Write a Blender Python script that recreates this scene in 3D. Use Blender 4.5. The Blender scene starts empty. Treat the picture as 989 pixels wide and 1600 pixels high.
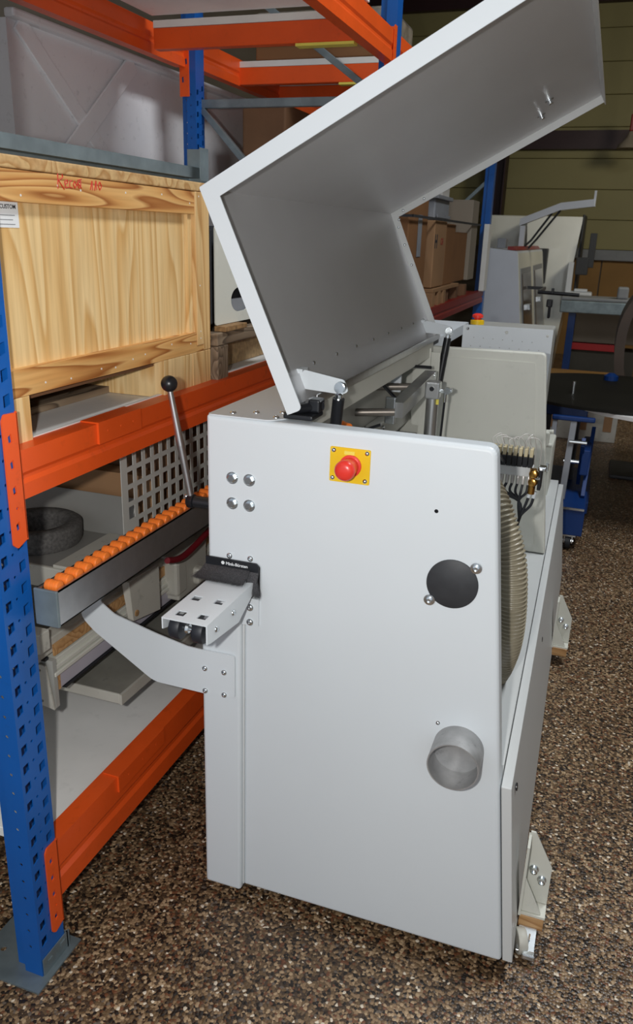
import bpy, bmesh, math, random
from mathutils import Vector, Matrix
from mathutils.geometry import delaunay_2d_cdt
R = random.Random(7)
sc = bpy.context.scene
COL = sc.collection

# ------------------------------------------------------------------ camera
cam_d = bpy.data.cameras.new('camera')
cam = bpy.data.objects.new('camera', cam_d); COL.objects.link(cam)
a, b, c = 1.92288240, .312021459, .144887583
Rw = Matrix.Rotation(c, 3, 'Z') @ Matrix.Rotation(b, 3, 'Y') @ Matrix.Rotation(a, 3, 'X')   # world -> image (x right, y down, z forward)
right, down, fwd = Vector(Rw[0]), Vector(Rw[1]), Vector(Rw[2])
CAM = Vector((0, 0, 1.75))
cm = Matrix((right, -down, -fwd)).transposed().to_4x4(); cm.translation = CAM
cam.matrix_world = cm
cam_d.sensor_fit = 'VERTICAL'; cam_d.sensor_height = 36; cam_d.sensor_width = 36
cam_d.lens = 1247.7 / 1600 * 36
cam_d.clip_start = .02; cam_d.clip_end = 80
cam_d.dof.use_dof = True; cam_d.dof.focus_distance = 2.2; cam_d.dof.aperture_fstop = 8
sc.camera = cam

# ------------------------------------------------------------------ light and exposure
sc.view_settings.view_transform = 'Standard'; sc.view_settings.look = 'None'
sc.view_settings.gamma = 1; sc.view_settings.use_curve_mapping = False
sc.view_settings.exposure = .13
w = bpy.data.worlds.new('world'); sc.world = w; w.use_nodes = True
w.node_tree.nodes['Background'].inputs[0].default_value = (.82, .9, 1, 1)
w.node_tree.nodes['Background'].inputs[1].default_value = .60

def lamp(kind, name, loc, power, color=(1, 1, 1), size=.1, size_y=None, aim=None):
    d = bpy.data.lights.new(name, kind); o = bpy.data.objects.new(name, d); COL.objects.link(o)
    o.location = loc; d.energy = power; d.color = color
    if kind == 'AREA':
        d.size = size
        if size_y: d.shape = 'RECTANGLE'; d.size_y = size_y
    else: d.shadow_soft_size = size
    if aim is not None:
        o.rotation_euler = (Vector(aim) - Vector(loc)).to_track_quat('-Z', 'Y').to_euler()
    return o
# the camera's own flash, turned to the left side of the upright held camera
lamp('POINT', 'camera_flash', CAM - right * .13 - down * .03 + fwd * .02, 80, (1, .985, .96), .022)
# hall lamp under the ceiling, then an added low fill
lamp('AREA', 'hall_fill_light', (1.2, 3.0, 5.0), 130, (.93, .97, 1), 2.4, .8, (0.6, 3.0, 0))
lamp('AREA', 'hall_fill_light', (1.6, 8.8, 3.6), 38, (1, .93, .74), .9, .5, (-.4, 12.6, 1.2))  # unseen fill, added to brighten the far wall and the machine fronts

# ------------------------------------------------------------------ materials
def newmat(name):
    m = bpy.data.materials.new(name); m.use_nodes = True
    return m, m.node_tree.nodes, m.node_tree.links, m.node_tree.nodes['Principled BSDF']
def ramp(N, stops, interp='LINEAR'):
    r = N.new('ShaderNodeValToRGB'); r.color_ramp.interpolation = interp
    e = r.color_ramp.elements
    while len(e) < len(stops): e.new(.5)
    for i, (p, col) in enumerate(stops): e[i].position = p; e[i].color = (*col, 1)
    return r
def mat(name, col, rough=.5, metal=0, var=.05, vs=8, bump=0, bs=200, coat=0, spec=.5, scratch=0, trans=0, alpha=1):
    m, N, L, P = newmat(name)
    tc = N.new('ShaderNodeTexCoord')
    n = N.new('ShaderNodeTexNoise'); n.inputs['Scale'].default_value = vs; n.inputs['Detail'].default_value = 3
    L.new(tc.outputs['Object'], n.inputs['Vector'])
    lo = tuple(max(0, x * (1 - var)) for x in col); hi = tuple(min(1, x * (1 + var)) for x in col)
    r = ramp(N, [(.3, lo), (.7, hi)]); L.new(n.outputs['Fac'], r.inputs[0])
    out = r.outputs[0]
    if scratch:
        n2 = N.new('ShaderNodeTexNoise'); n2.inputs['Scale'].default_value = 22; n2.inputs['Detail'].default_value = 6; n2.inputs['Roughness'].default_value = .7
        L.new(tc.outputs['Object'], n2.inputs['Vector'])
        r2 = ramp(N, [(.58, (0, 0, 0)), (.68, (1, 1, 1))]); L.new(n2.outputs['Fac'], r2.inputs[0])
        mx = N.new('ShaderNodeMix'); mx.data_type = 'RGBA'; L.new(out, mx.inputs[6])
        mx.inputs[7].default_value = (*[x * (1 - scratch) for x in col], 1)
        L.new(r2.outputs[0], mx.inputs[0]); out = mx.outputs[2]
    L.new(out, P.inputs['Base Color'])
    P.inputs['Roughness'].default_value = rough; P.inputs['Metallic'].default_value = metal
    P.inputs['Coat Weight'].default_value = coat; P.inputs['Specular IOR Level'].default_value = spec
    P.inputs['Transmission Weight'].default_value = trans; P.inputs['Alpha'].default_value = alpha
    if bump:
        n3 = N.new('ShaderNodeTexNoise'); n3.inputs['Scale'].default_value = bs; n3.inputs['Detail'].default_value = 2
        L.new(tc.outputs['Object'], n3.inputs['Vector'])
        bp = N.new('ShaderNodeBump'); bp.inputs['Strength'].default_value = bump; bp.inputs['Distance'].default_value = .002
        L.new(n3.outputs['Fac'], bp.inputs['Height']); L.new(bp.outputs[0], P.inputs['Normal'])
    return m
def wood(name, lo, mid, hi, axis='Z', scale=3.2, rings=9, stretch=.13, rough=.6, knots=0):
    m, N, L, P = newmat(name)
    tc = N.new('ShaderNodeTexCoord'); mp = N.new('ShaderNodeMapping')
    s = {'X': (stretch, 1, 1), 'Y': (1, stretch, 1), 'Z': (1, 1, stretch)}[axis]
    mp.inputs['Scale'].default_value = s; L.new(tc.outputs['Object'], mp.inputs[0])
    n = N.new('ShaderNodeTexNoise'); n.inputs['Scale'].default_value = scale; n.inputs['Detail'].default_value = 2.0; n.inputs['Roughness'].default_value = .42
    L.new(mp.outputs[0], n.inputs['Vector'])
    mu = N.new('ShaderNodeMath'); mu.operation = 'MULTIPLY'; mu.inputs[1].default_value = rings * 4; L.new(n.outputs['Fac'], mu.inputs[0])
    fr = N.new('ShaderNodeMath'); fr.operation = 'FRACT'; L.new(mu.outputs[0], fr.inputs[0])
    r = ramp(N, [(0, hi), (.55, mid), (.88, lo), (1, hi)]); L.new(fr.outputs[0], r.inputs[0])
    n2 = N.new('ShaderNodeTexNoise'); n2.inputs['Scale'].default_value = 90; n2.inputs['Detail'].default_value = 3
    mp2 = N.new('ShaderNodeMapping'); mp2.inputs['Scale'].default_value = tuple(.05 if x < 1 else 1 for x in s)
    L.new(tc.outputs['Object'], mp2.inputs[0]); L.new(mp2.outputs[0], n2.inputs['Vector'])
    mx = N.new('ShaderNodeMix'); mx.data_type = 'RGBA'; mx.blend_type = 'MULTIPLY'; mx.inputs[0].default_value = .6
    r2 = ramp(N, [(.3, (.72, .68, .62)), (.6, (1, 1, 1))]); L.new(n2.outputs['Fac'], r2.inputs[0])
    L.new(r.outputs[0], mx.inputs[6]); L.new(r2.outputs[0], mx.inputs[7]); L.new(mx.outputs[2], P.inputs['Base Color'])
    P.inputs['Roughness'].default_value = rough
    bp = N.new('ShaderNodeBump'); bp.inputs['Strength'].default_value = .25; bp.inputs['Distance'].default_value = .001
    L.new(n2.outputs['Fac'], bp.inputs['Height']); L.new(bp.outputs[0], P.inputs['Normal'])
    return m
def floor_mat():
    m, N, L, P = newmat('exposed_aggregate')
    tc = N.new('ShaderNodeTexCoord')
    v = N.new('ShaderNodeTexVoronoi'); v.inputs['Scale'].default_value = 135; L.new(tc.outputs['Object'], v.inputs['Vector'])
    sp = N.new('ShaderNodeSeparateColor'); L.new(v.outputs['Color'], sp.inputs[0])
    r = ramp(N, [(0, (.022, .016, .012)), (.16, (.075, .05, .032)), (.36, (.17, .115, .065)), (.58, (.33, .235, .145)), (.76, (.19, .085, .045)), (.84, (.50, .38, .25)), (.94, (.17, .145, .125)), (.975, (.85, .8, .7))], 'CONSTANT')
    L.new(sp.outputs[0], r.inputs[0])
    n = N.new('ShaderNodeTexNoise'); n.inputs['Scale'].default_value = 2.2; n.inputs['Detail'].default_value = 5; L.new(tc.outputs['Object'], n.inputs['Vector'])
    r2 = ramp(N, [(.3, (.70, .62, .54)), (.65, (1.0, .93, .84))]); L.new(n.outputs['Fac'], r2.inputs[0])
    mx = N.new('ShaderNodeMix'); mx.data_type = 'RGBA'; mx.blend_type = 'MULTIPLY'; mx.inputs[0].default_value = 1
    L.new(r.outputs[0], mx.inputs[6]); L.new(r2.outputs[0], mx.inputs[7])
    # grout between the pebbles
    r3 = ramp(N, [(.55, (1, 1, 1)), (.95, (.25, .2, .17))]); L.new(v.outputs['Distance'], r3.inputs[0])
    mx2 = N.new('ShaderNodeMix'); mx2.data_type = 'RGBA'; mx2.blend_type = 'MULTIPLY'; mx2.inputs[0].default_value = .8
    L.new(mx.outputs[2], mx2.inputs[6]); L.new(r3.outputs[0], mx2.inputs[7]); L.new(mx2.outputs[2], P.inputs['Base Color'])
    P.inputs['Roughness'].default_value = .38
    bp = N.new('ShaderNodeBump'); bp.inputs['Strength'].default_value = .9; bp.inputs['Distance'].default_value = .002; bp.invert = True
    L.new(v.outputs['Distance'], bp.inputs['Height']); L.new(bp.outputs[0], P.inputs['Normal'])
    return m
M = {}
M['floor'] = floor_mat()
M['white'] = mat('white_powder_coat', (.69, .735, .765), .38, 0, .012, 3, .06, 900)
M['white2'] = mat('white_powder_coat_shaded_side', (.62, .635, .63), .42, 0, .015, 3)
M['cream'] = mat('cream_paint', (.66, .66, .59), .45, 0, .03, 4, scratch=.06)
M['lidin'] = mat('grey_hammer_finish', (.68, .685, .70), .27, .40, .02, 5, .35, 1400)
M['greyin'] = mat('grey_machine_paint', (.40, .40, .37), .45, 0, .06, 6)
M['steel'] = mat('brushed_steel', (.55, .55, .55), .32, .95, .06, 30)
M['zinc'] = mat('zinc_plated', (.72, .76, .78), .22, 1, .05, 60)
M['galv'] = mat('galvanized_steel', (.22, .27, .29), .45, .55, .18, 14)
M['alu'] = mat('aluminium', (.62, .63, .63), .3, .9, .03, 10)
M['black'] = mat('black_plastic', (.012, .013, .016), .32)
M['rubber'] = mat('black_rubber', (.018, .02, .026), .5, 0, .1, 30)
M['bristle'] = mat('black_bristles', (.055, .055, .06), .55, 0, .8, 500)
M['darkgrey'] = mat('dark_grey_cap', (.032, .034, .038), .55, 0, .12, 40)
M['orange'] = mat('orange_rack_paint', (.84, .10, .012), .36, 0, .07, 5, scratch=.12)
M['orange2'] = mat('orange_plastic', (.88, .21, .03), .35, 0, .05, 30)
M['blue'] = mat('blue_rack_paint', (.004, .10, .40), .34, 0, .06, 6, scratch=.12)
M['board'] = mat('white_chipboard', (.84, .83, .80), .55, 0, .05, 5, scratch=.07)
M['boardedge'] = mat('white_board_edge', (.78, .77, .73), .5)
M['yellow'] = mat('yellow_plate', (.83, .53, .008), .4)
M['tape'] = mat('yellow_tape', (.85, .72, .12), .35)
M['red'] = mat('red_button', (.78, .045, .03), .3)
M['red_dim'] = mat('red_and_dimmed_orange', (.24, .018, .012), .45)  # red parts, and the far rack beam's orange as dimmed by distance
M['maroon'] = mat('dark_red_hose', (.16, .006, .012), .4)
M['hose'] = mat('beige_ribbed_hose', (.30, .265, .19), .25, 0, .06, 20)
M['brass'] = mat('brass', (.62, .33, .08), .25, 1)
M['ply'] = wood('pine_plywood', (.68, .40, .14), (.80, .54, .24), (.86, .63, .32), 'Z', 4.2, 5, .10)
M['pine'] = wood('pine_rail', (.36, .12, .022), (.66, .33, .10), (.78, .46, .17), 'Y', 9, 6, .07)
M['pinev'] = wood('pine_post', (.56, .30, .10), (.74, .47, .20), (.80, .55, .26), 'Z', 5, 4, .10)
M['pinex'] = wood('pine_end_grain', (.46, .24, .08), (.60, .38, .17), (.66, .44, .20), 'X', 6, 4, .12)
M['oldwood'] = wood('old_grey_wood', (.10, .07, .045), (.24, .17, .11), (.33, .25, .17), 'Y', 8, 5, .2, .8)
M['oldwoodz'] = wood('old_grey_wood_upright', (.12, .08, .05), (.22, .155, .10), (.30, .22, .15), 'Z', 12, 4, .4, .8)
M['chip'] = mat('chipboard_tan', (.42, .28, .14), .8, 0, .25, 50)
M['beech'] = wood('oak_block', (.38, .19, .07), (.52, .29, .12), (.58, .35, .16), 'X', 10, 3, .2)
M['card'] = mat('cardboard', (.22, .10, .036), .75, 0, .10, 4)
M['card2'] = mat('pale_cardboard', (.31, .17, .08), .75, 0, .10, 5)
M['cardd'] = mat('brown_cardboard', (.17, .085, .04), .8, 0, .15, 5)
M['paper'] = mat('white_paper', (.80, .82, .83), .6)
M['ink'] = mat('black_ink', (.03, .03, .035), .6)
M['redink'] = mat('red_marker', (.62, .03, .015), .5)
M['film'] = mat('stretch_film', (.30, .26, .21), .12, 0, .35, 18, .9, 30, coat=.8)
M['panel'] = mat('light_steel_panel', (.84, .84, .86), .45, .05, .04, 3, scratch=.14)
M['wallc'] = mat('olive_cream_cladding', (.30, .265, .115), .6, 0, .06, 1.2)
M['walld'] = mat('hall_wall_beige', (.26, .22, .17), .8, 0, .1, 1)
M['darkred'] = mat('dark_red_steel', (.03, .006, .008), .5)
M['tan'] = mat('tan_board', (.30, .16, .045), .7, 0, .1, 2)
M['ceil'] = mat('dark_ceiling', (.10, .09, .07), .9)
M['gcnc'] = mat('grey_white_machine', (.62, .65, .70), .4, 0, .04, 4)
M['wcnc'] = mat('white_machine_gloss', (.84, .85, .80), .25, 0, .03, 4, coat=.5)
M['glassd'] = mat('dark_window', (.10, .075, .05), .12, 0, .1, 4)
M['disk'] = mat('dark_table_top', (.014, .013, .010), .6, 0, .15, 3, spec=.15)
M['gcrate'] = mat('grey_plastic_crate', (.24, .25, .27), .5, 0, .08, 8)
M['bluecart'] = mat('blue_cart_paint', (.004, .035, .16), .4, 0, .08, 8)
M['brown'] = mat('brown_upholstery', (.06, .038, .025), .55, 0, .15, 6)
M['lilac'] = mat('lilac_strip', (.46, .44, .50), .4, 0, .05, 8)
M['dirty'] = mat('dirty_cream', (.47, .455, .40), .5, 0, .08, 6, scratch=.22)
M['trayg'] = mat('stained_grey_steel', (.30, .29, .25), .45, .2, .25, 7, scratch=.15)
M['slabg'] = mat('grey_steel_table', (.27, .265, .245), .42, .2, .08, 5)
M['ringm'] = mat('dark_grey_bristle_ring', (.085, .08, .075), .85, 0, .35, 120)
M['green'] = mat('green_braided_hose', (.16, .30, .26), .35, 0, .25, 150)
M['clear'] = mat('clear_tubes', (.55, .53, .50), .15, 0, .1, 8)
M['valve'] = mat('ivory_valve', (.62, .53, .33), .4)
M['redsticker'] = mat('red_stripe', (.55, .02, .02), .5)
M['guardm'] = mat('grey_guard_paint', (.50, .50, .465), .45, 0, .04, 6)
M['dullalu'] = mat('scratched_aluminium', (.42, .42, .42), .5, .6, .16, 25, scratch=.25)
M['rodm'] = mat('dull_brown_steel', (.26, .23, .20), .42, .8, .1, 20)
M['rust'] = mat('rust_stain', (.33, .19, .08), .8, 0, .3, 60)

# ------------------------------------------------------------------ builders
ORG = {}
class MB:
    def __init__(s): s.v = []; s.f = []
    def add(s, vs, fs):
        o = len(s.v); s.v += [Vector(p) for p in vs]; s.f += [tuple(i + o for i in f) for f in fs]; return s
    def bm(s, bm):
        bm.verts.index_update(); return s.add([v.co.copy() for v in bm.verts], [[v.index for v in f.verts] for f in bm.faces])
    def box(s, lo, hi, bev=0, T=None, seg=2):
        lo, hi = [min(x, y) for x, y in zip(lo, hi)], [max(x, y) for x, y in zip(lo, hi)]
        b = bmesh.new(); bmesh.ops.create_cube(b, size=1)
        for v in b.verts: v.co = Vector([lo[i] + (v.co[i] + .5) * (hi[i] - lo[i]) for i in range(3)])
        if bev: bmesh.ops.bevel(b, geom=list(b.edges), offset=min(bev, .45 * min(hi[i] - lo[i] for i in range(3))), segments=seg, affect='EDGES', profile=.5)
        if T: bmesh.ops.transform(b, matrix=T, verts=b.verts)
        s.bm(b); b.free(); return s
    def hexa(s, p):      # 8 points: bottom loop then top loop
        return s.add(p, [(3, 2, 1, 0), (4, 5, 6, 7), (0, 1, 5, 4), (1, 2, 6, 5), (2, 3, 7, 6), (3, 0, 4, 7)])
    def prism(s, poly, vec):   # closed polygon of 3D points extruded along vec
        n = len(poly); vec = Vector(vec); p = [Vector(q) for q in poly]
        f = [tuple(range(n))[::-1], tuple(range(n, 2 * n))] + [(i, (i + 1) % n, n + (i + 1) % n, n + i) for i in range(n)]
        return s.add(p + [q + vec for q in p], f)
    def cyl(s, p0, p1, r, r1=None, n=20, caps=True):
        p0, p1 = Vector(p0), Vector(p1); r1 = r if r1 is None else r1
        q = (p1 - p0).to_track_quat('Z', 'Y'); vs = []
        for p, rr in ((p0, r), (p1, r1)):
            for i in range(n):
                t = 2 * math.pi * i / n; vs.append(p + q @ Vector((rr * math.cos(t), rr * math.sin(t), 0)))
        f = [(i, (i + 1) % n, n + (i + 1) % n, n + i) for i in range(n)]
        if caps: f += [tuple(range(n))[::-1], tuple(range(n, 2 * n))]
        return s.add(vs, f)
    def lathe(s, p0, axis, prof, n=24, caps=True):   # prof: (radius, distance along axis)
        p0 = Vector(p0); q = Vector(axis).to_track_quat('Z', 'Y'); vs = []; f = []
        for r, h in prof:
            for i in range(n):
                t = 2 * math.pi * i / n; vs.append(p0 + q @ Vector((r * math.cos(t), r * math.sin(t), h)))
        for k in range(len(prof) - 1):
            for i in range(n): f.append((k * n + i, k * n + (i + 1) % n, (k + 1) * n + (i + 1) % n, (k + 1) * n + i))
        if caps: f += [tuple(range(n))[::-1], tuple(range((len(prof) - 1) * n, len(prof) * n))]
        return s.add(vs, f)
    def tube(s, path, r, n=10, caps=True):
        P = [Vector(p) for p in path]; vs = []; f = []; rr = r if callable(r) else (lambda t: r)
        up = Vector((0, 0, 1)); prev = None
        for i, p in enumerate(P):
            d = (P[min(i + 1, len(P) - 1)] - P[max(i - 1, 0)]).normalized()
            if prev is None:
                u = d.cross(up if abs(d.z) < .95 else Vector((1, 0, 0))).normalized()
            else: u = (prev - d * prev.dot(d)).normalized()
            prev = u; v = d.cross(u); R_ = rr(i / max(1, len(P) - 1))
            for k in range(n):
                t = 2 * math.pi * k / n; vs.append(p + (u * math.cos(t) + v * math.sin(t)) * R_)
        for i in range(len(P) - 1):
            for k in range(n): f.append((i * n + k, i * n + (k + 1) % n, (i + 1) * n + (k + 1) % n, (i + 1) * n + k))
        if caps: f += [tuple(range(n))[::-1], tuple(range((len(P) - 1) * n, len(P) * n))]
        return s.add(vs, f)
    def ball(s, c, r, n=20):
        b = bmesh.new(); bmesh.ops.create_uvsphere(b, u_segments=n, v_segments=n // 2, radius=r)
        bmesh.ops.translate(b, vec=Vector(c), verts=b.verts); s.bm(b); b.free(); return s
    def plate(s, outer, holes, O, U, V, thick):   # 2D outline with real holes, extruded by thick along U x V
        O, U, V = Vector(O), Vector(U), Vector(V); N = U.cross(V).normalized()
        pts = []; edges = []; loops = []
        for lp in [outer] + list(holes):
            k = len(pts); pts += [Vector(p) for p in lp]; n = len(lp); edges += [(k + i, k + (i + 1) % n) for i in range(n)]; loops.append(lp)
        vo, eo, fo, *_ = delaunay_2d_cdt(pts, edges, [], 0, 1e-7)
        def inside(p, lp):
            r = False; n = len(lp)
            for i in range(n):
                (x1, y1), (x2, y2) = lp[i], lp[(i + 1) % n]
                if (y1 > p[1]) != (y2 > p[1]) and p[0] < (x2 - x1) * (p[1] - y1) / (y2 - y1) + x1: r = not r
            return r
        F = []
        for f in fo:
            cx = sum(vo[i][0] for i in f) / len(f); cy = sum(vo[i][1] for i in f) / len(f)
            if inside((cx, cy), outer) and not any(inside((cx, cy), h) for h in holes): F.append(tuple(f))
        n = len(vo); base = [O + U * p[0] + V * p[1] for p in vo]
        ec = {}
        for f in F:
            for i in range(len(f)):
                e = (f[i], f[(i + 1) % len(f)]); ec[e] = ec.get(e, 0) + 1
        fs = [tuple(reversed(f)) for f in F] + [tuple(i + n for i in f) for f in F]
        for (i, j) in ec:
            if (j, i) not in ec: fs.append((i, j, j + n, i + n))
        return s.add(base + [p + N * thick for p in base], fs)
    def T(s, m): s.v = [m @ p for p in s.v]; return s
    def build(s, name, material, parent=None, smooth=0, origin=None):
        me = bpy.data.meshes.new(name)
        o = bpy.data.objects.new(name, me); COL.objects.link(o)
        if parent is not None:
            og = ORG[parent.name]; o.parent = parent
        else:
            if origin is None:
                xs = [p.x for p in s.v]; ys = [p.y for p in s.v]; zs = [p.z for p in s.v]
                og = Vector(((min(xs) + max(xs)) / 2, (min(ys) + max(ys)) / 2, min(zs)))
            else: og = Vector(origin)
            o.location = og
        ORG[o.name] = og
        me.from_pydata([tuple(p - og) for p in s.v], [], s.f); me.update()
        bm_ = bmesh.new(); bm_.from_mesh(me); bmesh.ops.recalc_face_normals(bm_, faces=bm_.faces); bm_.to_mesh(me); bm_.free()
        me.materials.append(M[material])
        if smooth:
            me.polygons.foreach_set('use_smooth', [True] * len(me.polygons)); me.set_sharp_from_angle(angle=math.radians(smooth))
        return o
def root(name, loc, label, cat, group=None):
    o = bpy.data.objects.new(name, None); COL.objects.link(o); o.location = loc; ORG[o.name] = Vector(loc)
    o.empty_display_size = .05
    return tag(o, label, cat, group)
def tag(o, label=None, cat=None, group=None, kind=None):
    if label: o['label'] = label
    if cat: o['category'] = cat
    if group: o['group'] = group
    if kind: o['kind'] = kind
    return o
def inst(me, name, parent, p, q=None):   # a part that shares mesh data
    o = bpy.data.objects.new(name, me); COL.objects.link(o); o.parent = parent
    o.location = Vector(p) - ORG[parent.name]; ORG[o.name] = ORG[parent.name]
    if q is not None: o.rotation_mode = 'QUATERNION'; o.rotation_quaternion = q
    return o
def protomesh(mb, name, material, smooth=0):
    me = bpy.data.meshes.new(name); me.from_pydata([tuple(p) for p in mb.v], [], mb.f); me.update()
    bm_ = bmesh.new(); bm_.from_mesh(me); bmesh.ops.recalc_face_normals(bm_, faces=bm_.faces); bm_.to_mesh(me); bm_.free()
    me.materials.append(M[material])
    if smooth:
        me.polygons.foreach_set('use_smooth', [True] * len(me.polygons)); me.set_sharp_from_angle(angle=math.radians(smooth))
    return me
def B(lo, hi, name, material, parent=None, bev=0, smooth=0, seg=2): return MB().box(lo, hi, bev, seg=seg).build(name, material, parent, smooth)
def qdir(n): return Vector(n).to_track_quat('Z', 'Y')
def circle(cx, cy, r, n=20, a0=0): return [(cx + r * math.cos(a0 + 2 * math.pi * i / n), cy + r * math.sin(a0 + 2 * math.pi * i / n)) for i in range(n)]
def rrect(x0, y0, x1, y1, r, n=4):
    o = []
    for cx, cy, a0 in ((x1 - r, y0 + r, -90), (x1 - r, y1 - r, 0), (x0 + r, y1 - r, 90), (x0 + r, y0 + r, 180)):
        for i in range(n + 1):
            t = math.radians(a0 + 90 * i / n); o.append((cx + r * math.cos(t), cy + r * math.sin(t)))
    return o
def roundpoly(pts, r, n=4):   # fillet every corner of a 2D polygon; r may be a list
    out = []; m = len(pts)
    for i in range(m):
        p0, p1, p2 = Vector(pts[i - 1]), Vector(pts[i]), Vector(pts[(i + 1) % m]); rr = r[i] if isinstance(r, (list, tuple)) else r
        if rr <= 0: out.append(tuple(p1)); continue
        d0, d1 = (p0 - p1), (p2 - p1); k = min(rr, .45 * d0.length, .45 * d1.length)
        A, C_ = p1 + d0.normalized() * k, p1 + d1.normalized() * k
        for j in range(n + 1):
            t = j / n; out.append(tuple(A * (1 - t) ** 2 + p1 * 2 * t * (1 - t) + C_ * t * t))
    return out
def inset(pts, d):
    m = len(pts); out = []; area = sum(pts[i][0] * pts[(i + 1) % m][1] - pts[(i + 1) % m][0] * pts[i][1] for i in range(m)); sg = 1 if area > 0 else -1
    for i in range(m):
        p0, p1, p2 = Vector(pts[i - 1]), Vector(pts[i]), Vector(pts[(i + 1) % m])
        e0, e1 = (p1 - p0).normalized(), (p2 - p1).normalized()
        n0, n1 = Vector((-e0.y, e0.x)) * sg, Vector((-e1.y, e1.x)) * sg
        nn = (n0 + n1); nn = nn / max(.5, nn.length_squared / 2) if nn.length > 1e-6 else n0
        out.append(tuple(p1 + nn * d))
    return out
def pillow(mb, outer, holes, Y, thick, r, seg=5):
    """XZ sheet whose front edge (towards -Y) is rounded over with radius r; outline and holes are (x, z)"""
    U, V = Vector((1, 0, 0)), Vector((0, 0, 1))     # U x V = -Y
    rings = []
    for k in range(seg + 1):
        t = math.pi / 2 * k / seg; rings.append((inset(outer, r * (1 - math.sin(t))), Y + r * (1 - math.cos(t))))
    m = len(outer)
    # front skin
    front = MB().plate(rings[0][0], holes, (0, Y, 0), U, V, .0005); front.v = [Vector((p.x, Y + .0005 + (p.y - Y), p.z)) for p in front.v]
    mb.add(front.v, front.f)
    vs = [(p[0], y, p[1]) for ring, y in rings for p in ring] + [(p[0], Y + thick, p[1]) for p in outer]
    K = seg + 2
    fs = [(k * m + i, k * m + (i + 1) % m, (k + 1) * m + (i + 1) % m, (k + 1) * m + i) for k in range(K - 1) for i in range(m)]
    mb.add(vs, fs)
    back = MB().plate(outer, holes, (0, Y + thick, 0), U, V, .001); mb.add(back.v, back.f)
    return mb
_fontcache = {}
def text_mb(txt, size, O, U, V, depth=.0006, bold=0):
    cu = bpy.data.curves.new('t', 'FONT'); cu.body = txt; cu.size = size; cu.extrude = depth; cu.offset = bold
    o = bpy.data.objects.new('t', cu); COL.objects.link(o); bpy.context.view_layer.update()
    dg = bpy.context.evaluated_depsgraph_get(); me = bpy.data.meshes.new_from_object(o.evaluated_get(dg))
    O, U, V = Vector(O), Vector(U), Vector(V); N = U.cross(V)
    mb = MB().add([O + U * v.co.x + V * v.co.y + N * v.co.z for v in me.vertices], [tuple(p.vertices) for p in me.polygons])
    bpy.data.objects.remove(o); bpy.data.curves.remove(cu); bpy.data.meshes.remove(me)
    return mb
# shared hardware meshes (axis +Z)
ME = {}
ME['hex'] = protomesh(MB().lathe((0, 0, 0), (0, 0, 1), [(.0145, 0), (.0145, .002)], 24).cyl((0, 0, .002), (0, 0, .003), .0115, n=24).lathe((0, 0, .003), (0, 0, 1), [(.0105, 0), (.0105, .006), (.0085, .0075)], 6), 'hex_bolt', 'zinc')
ME['dome'] = protomesh(MB().lathe((0, 0, 0), (0, 0, 1), [(.0075, 0), (.0075, .0015), (.0062, .0035), (.0035, .005), (.002, .0048), (.0018, .003)], 16), 'dome_screw', 'zinc', 60)
ME['rivet'] = protomesh(MB().lathe((0, 0, 0), (0, 0, 1), [(.0055, 0), (.0045, .002), (.002, .0035)], 12), 'rivet', 'zinc', 60)
ME['cap'] = protomesh(MB().lathe((0, 0, 0), (0, 0, 1), [(.0125, 0), (.0125, .002), (.0075, .0025), (.0075, .007), (.0045, .0078), (.0045, .004)], 20), 'cap_screw', 'zinc', 40)
NEG_Y = Vector((0, -1, 0))

# ------------------------------------------------------------------ the hall
def struct(o): o['kind'] = 'structure'; return o
struct(B((-4.2, -3.5, -.08), (4.8, 15.0, 0), 'floor', 'floor'))
struct(B((-4.2, -3.5, 5.6), (4.8, 15.0, 5.75), 'ceiling', 'ceil'))
struct(B((-4.35, -3.5, 0), (-4.2, 15.0, 5.6), 'wall_left', 'walld'))
struct(B((4.8, -3.5, 0), (4.95, 15.0, 5.6), 'wall_right', 'walld'))
wb = struct(B((-4.2, 14.05, 0), (4.8, 14.2, 5.6), 'wall_back', 'walld'))
for i in range(9):
    z0 = 1.66 + i * .44
    B((-4.2, 13.99, z0 + .003), (4.8, 14.05, min(z0 + .437, 5.6)), 'panel', 'wallc', wb, .008)
struct(B((-1.3, 13.90, 1.50), (4.8, 14.05, 1.66), 'trim_1', 'gcrate', None, .01))
struct(B((-4.2, 13.85, 3.10), (4.8, 13.985, 3.36), 'trim_2', 'darkred'))
struct(B((-4.2, 13.85, 5.05), (4.8, 13.985, 5.45), 'trim_3', 'darkred'))
for i in range(5):
    B((-1.4 + i * 1.24, 13.99, .0), (-.18 + i * 1.24, 14.05, 1.50), 'lower_panel', 'tan', wb, .004)
# dark red hall column
cl = root('hall_column', (-1.95, 13.6, 0), 'dark red-brown steel column by the cladding wall, right of the shelf boxes', 'column')
MB().box((-2.05, 13.45, 0), (-2.03, 13.8, 5.6)).box((-1.77, 13.45, 0), (-1.75, 13.8, 5.6)).box((-2.03, 13.61, 0), (-1.77, 13.64, 5.6)).build('beam_profile', 'darkred', cl)
B((-2.15, 13.4, 0), (-1.65, 13.85, .02), 'base_plate', 'darkred', cl)

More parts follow.
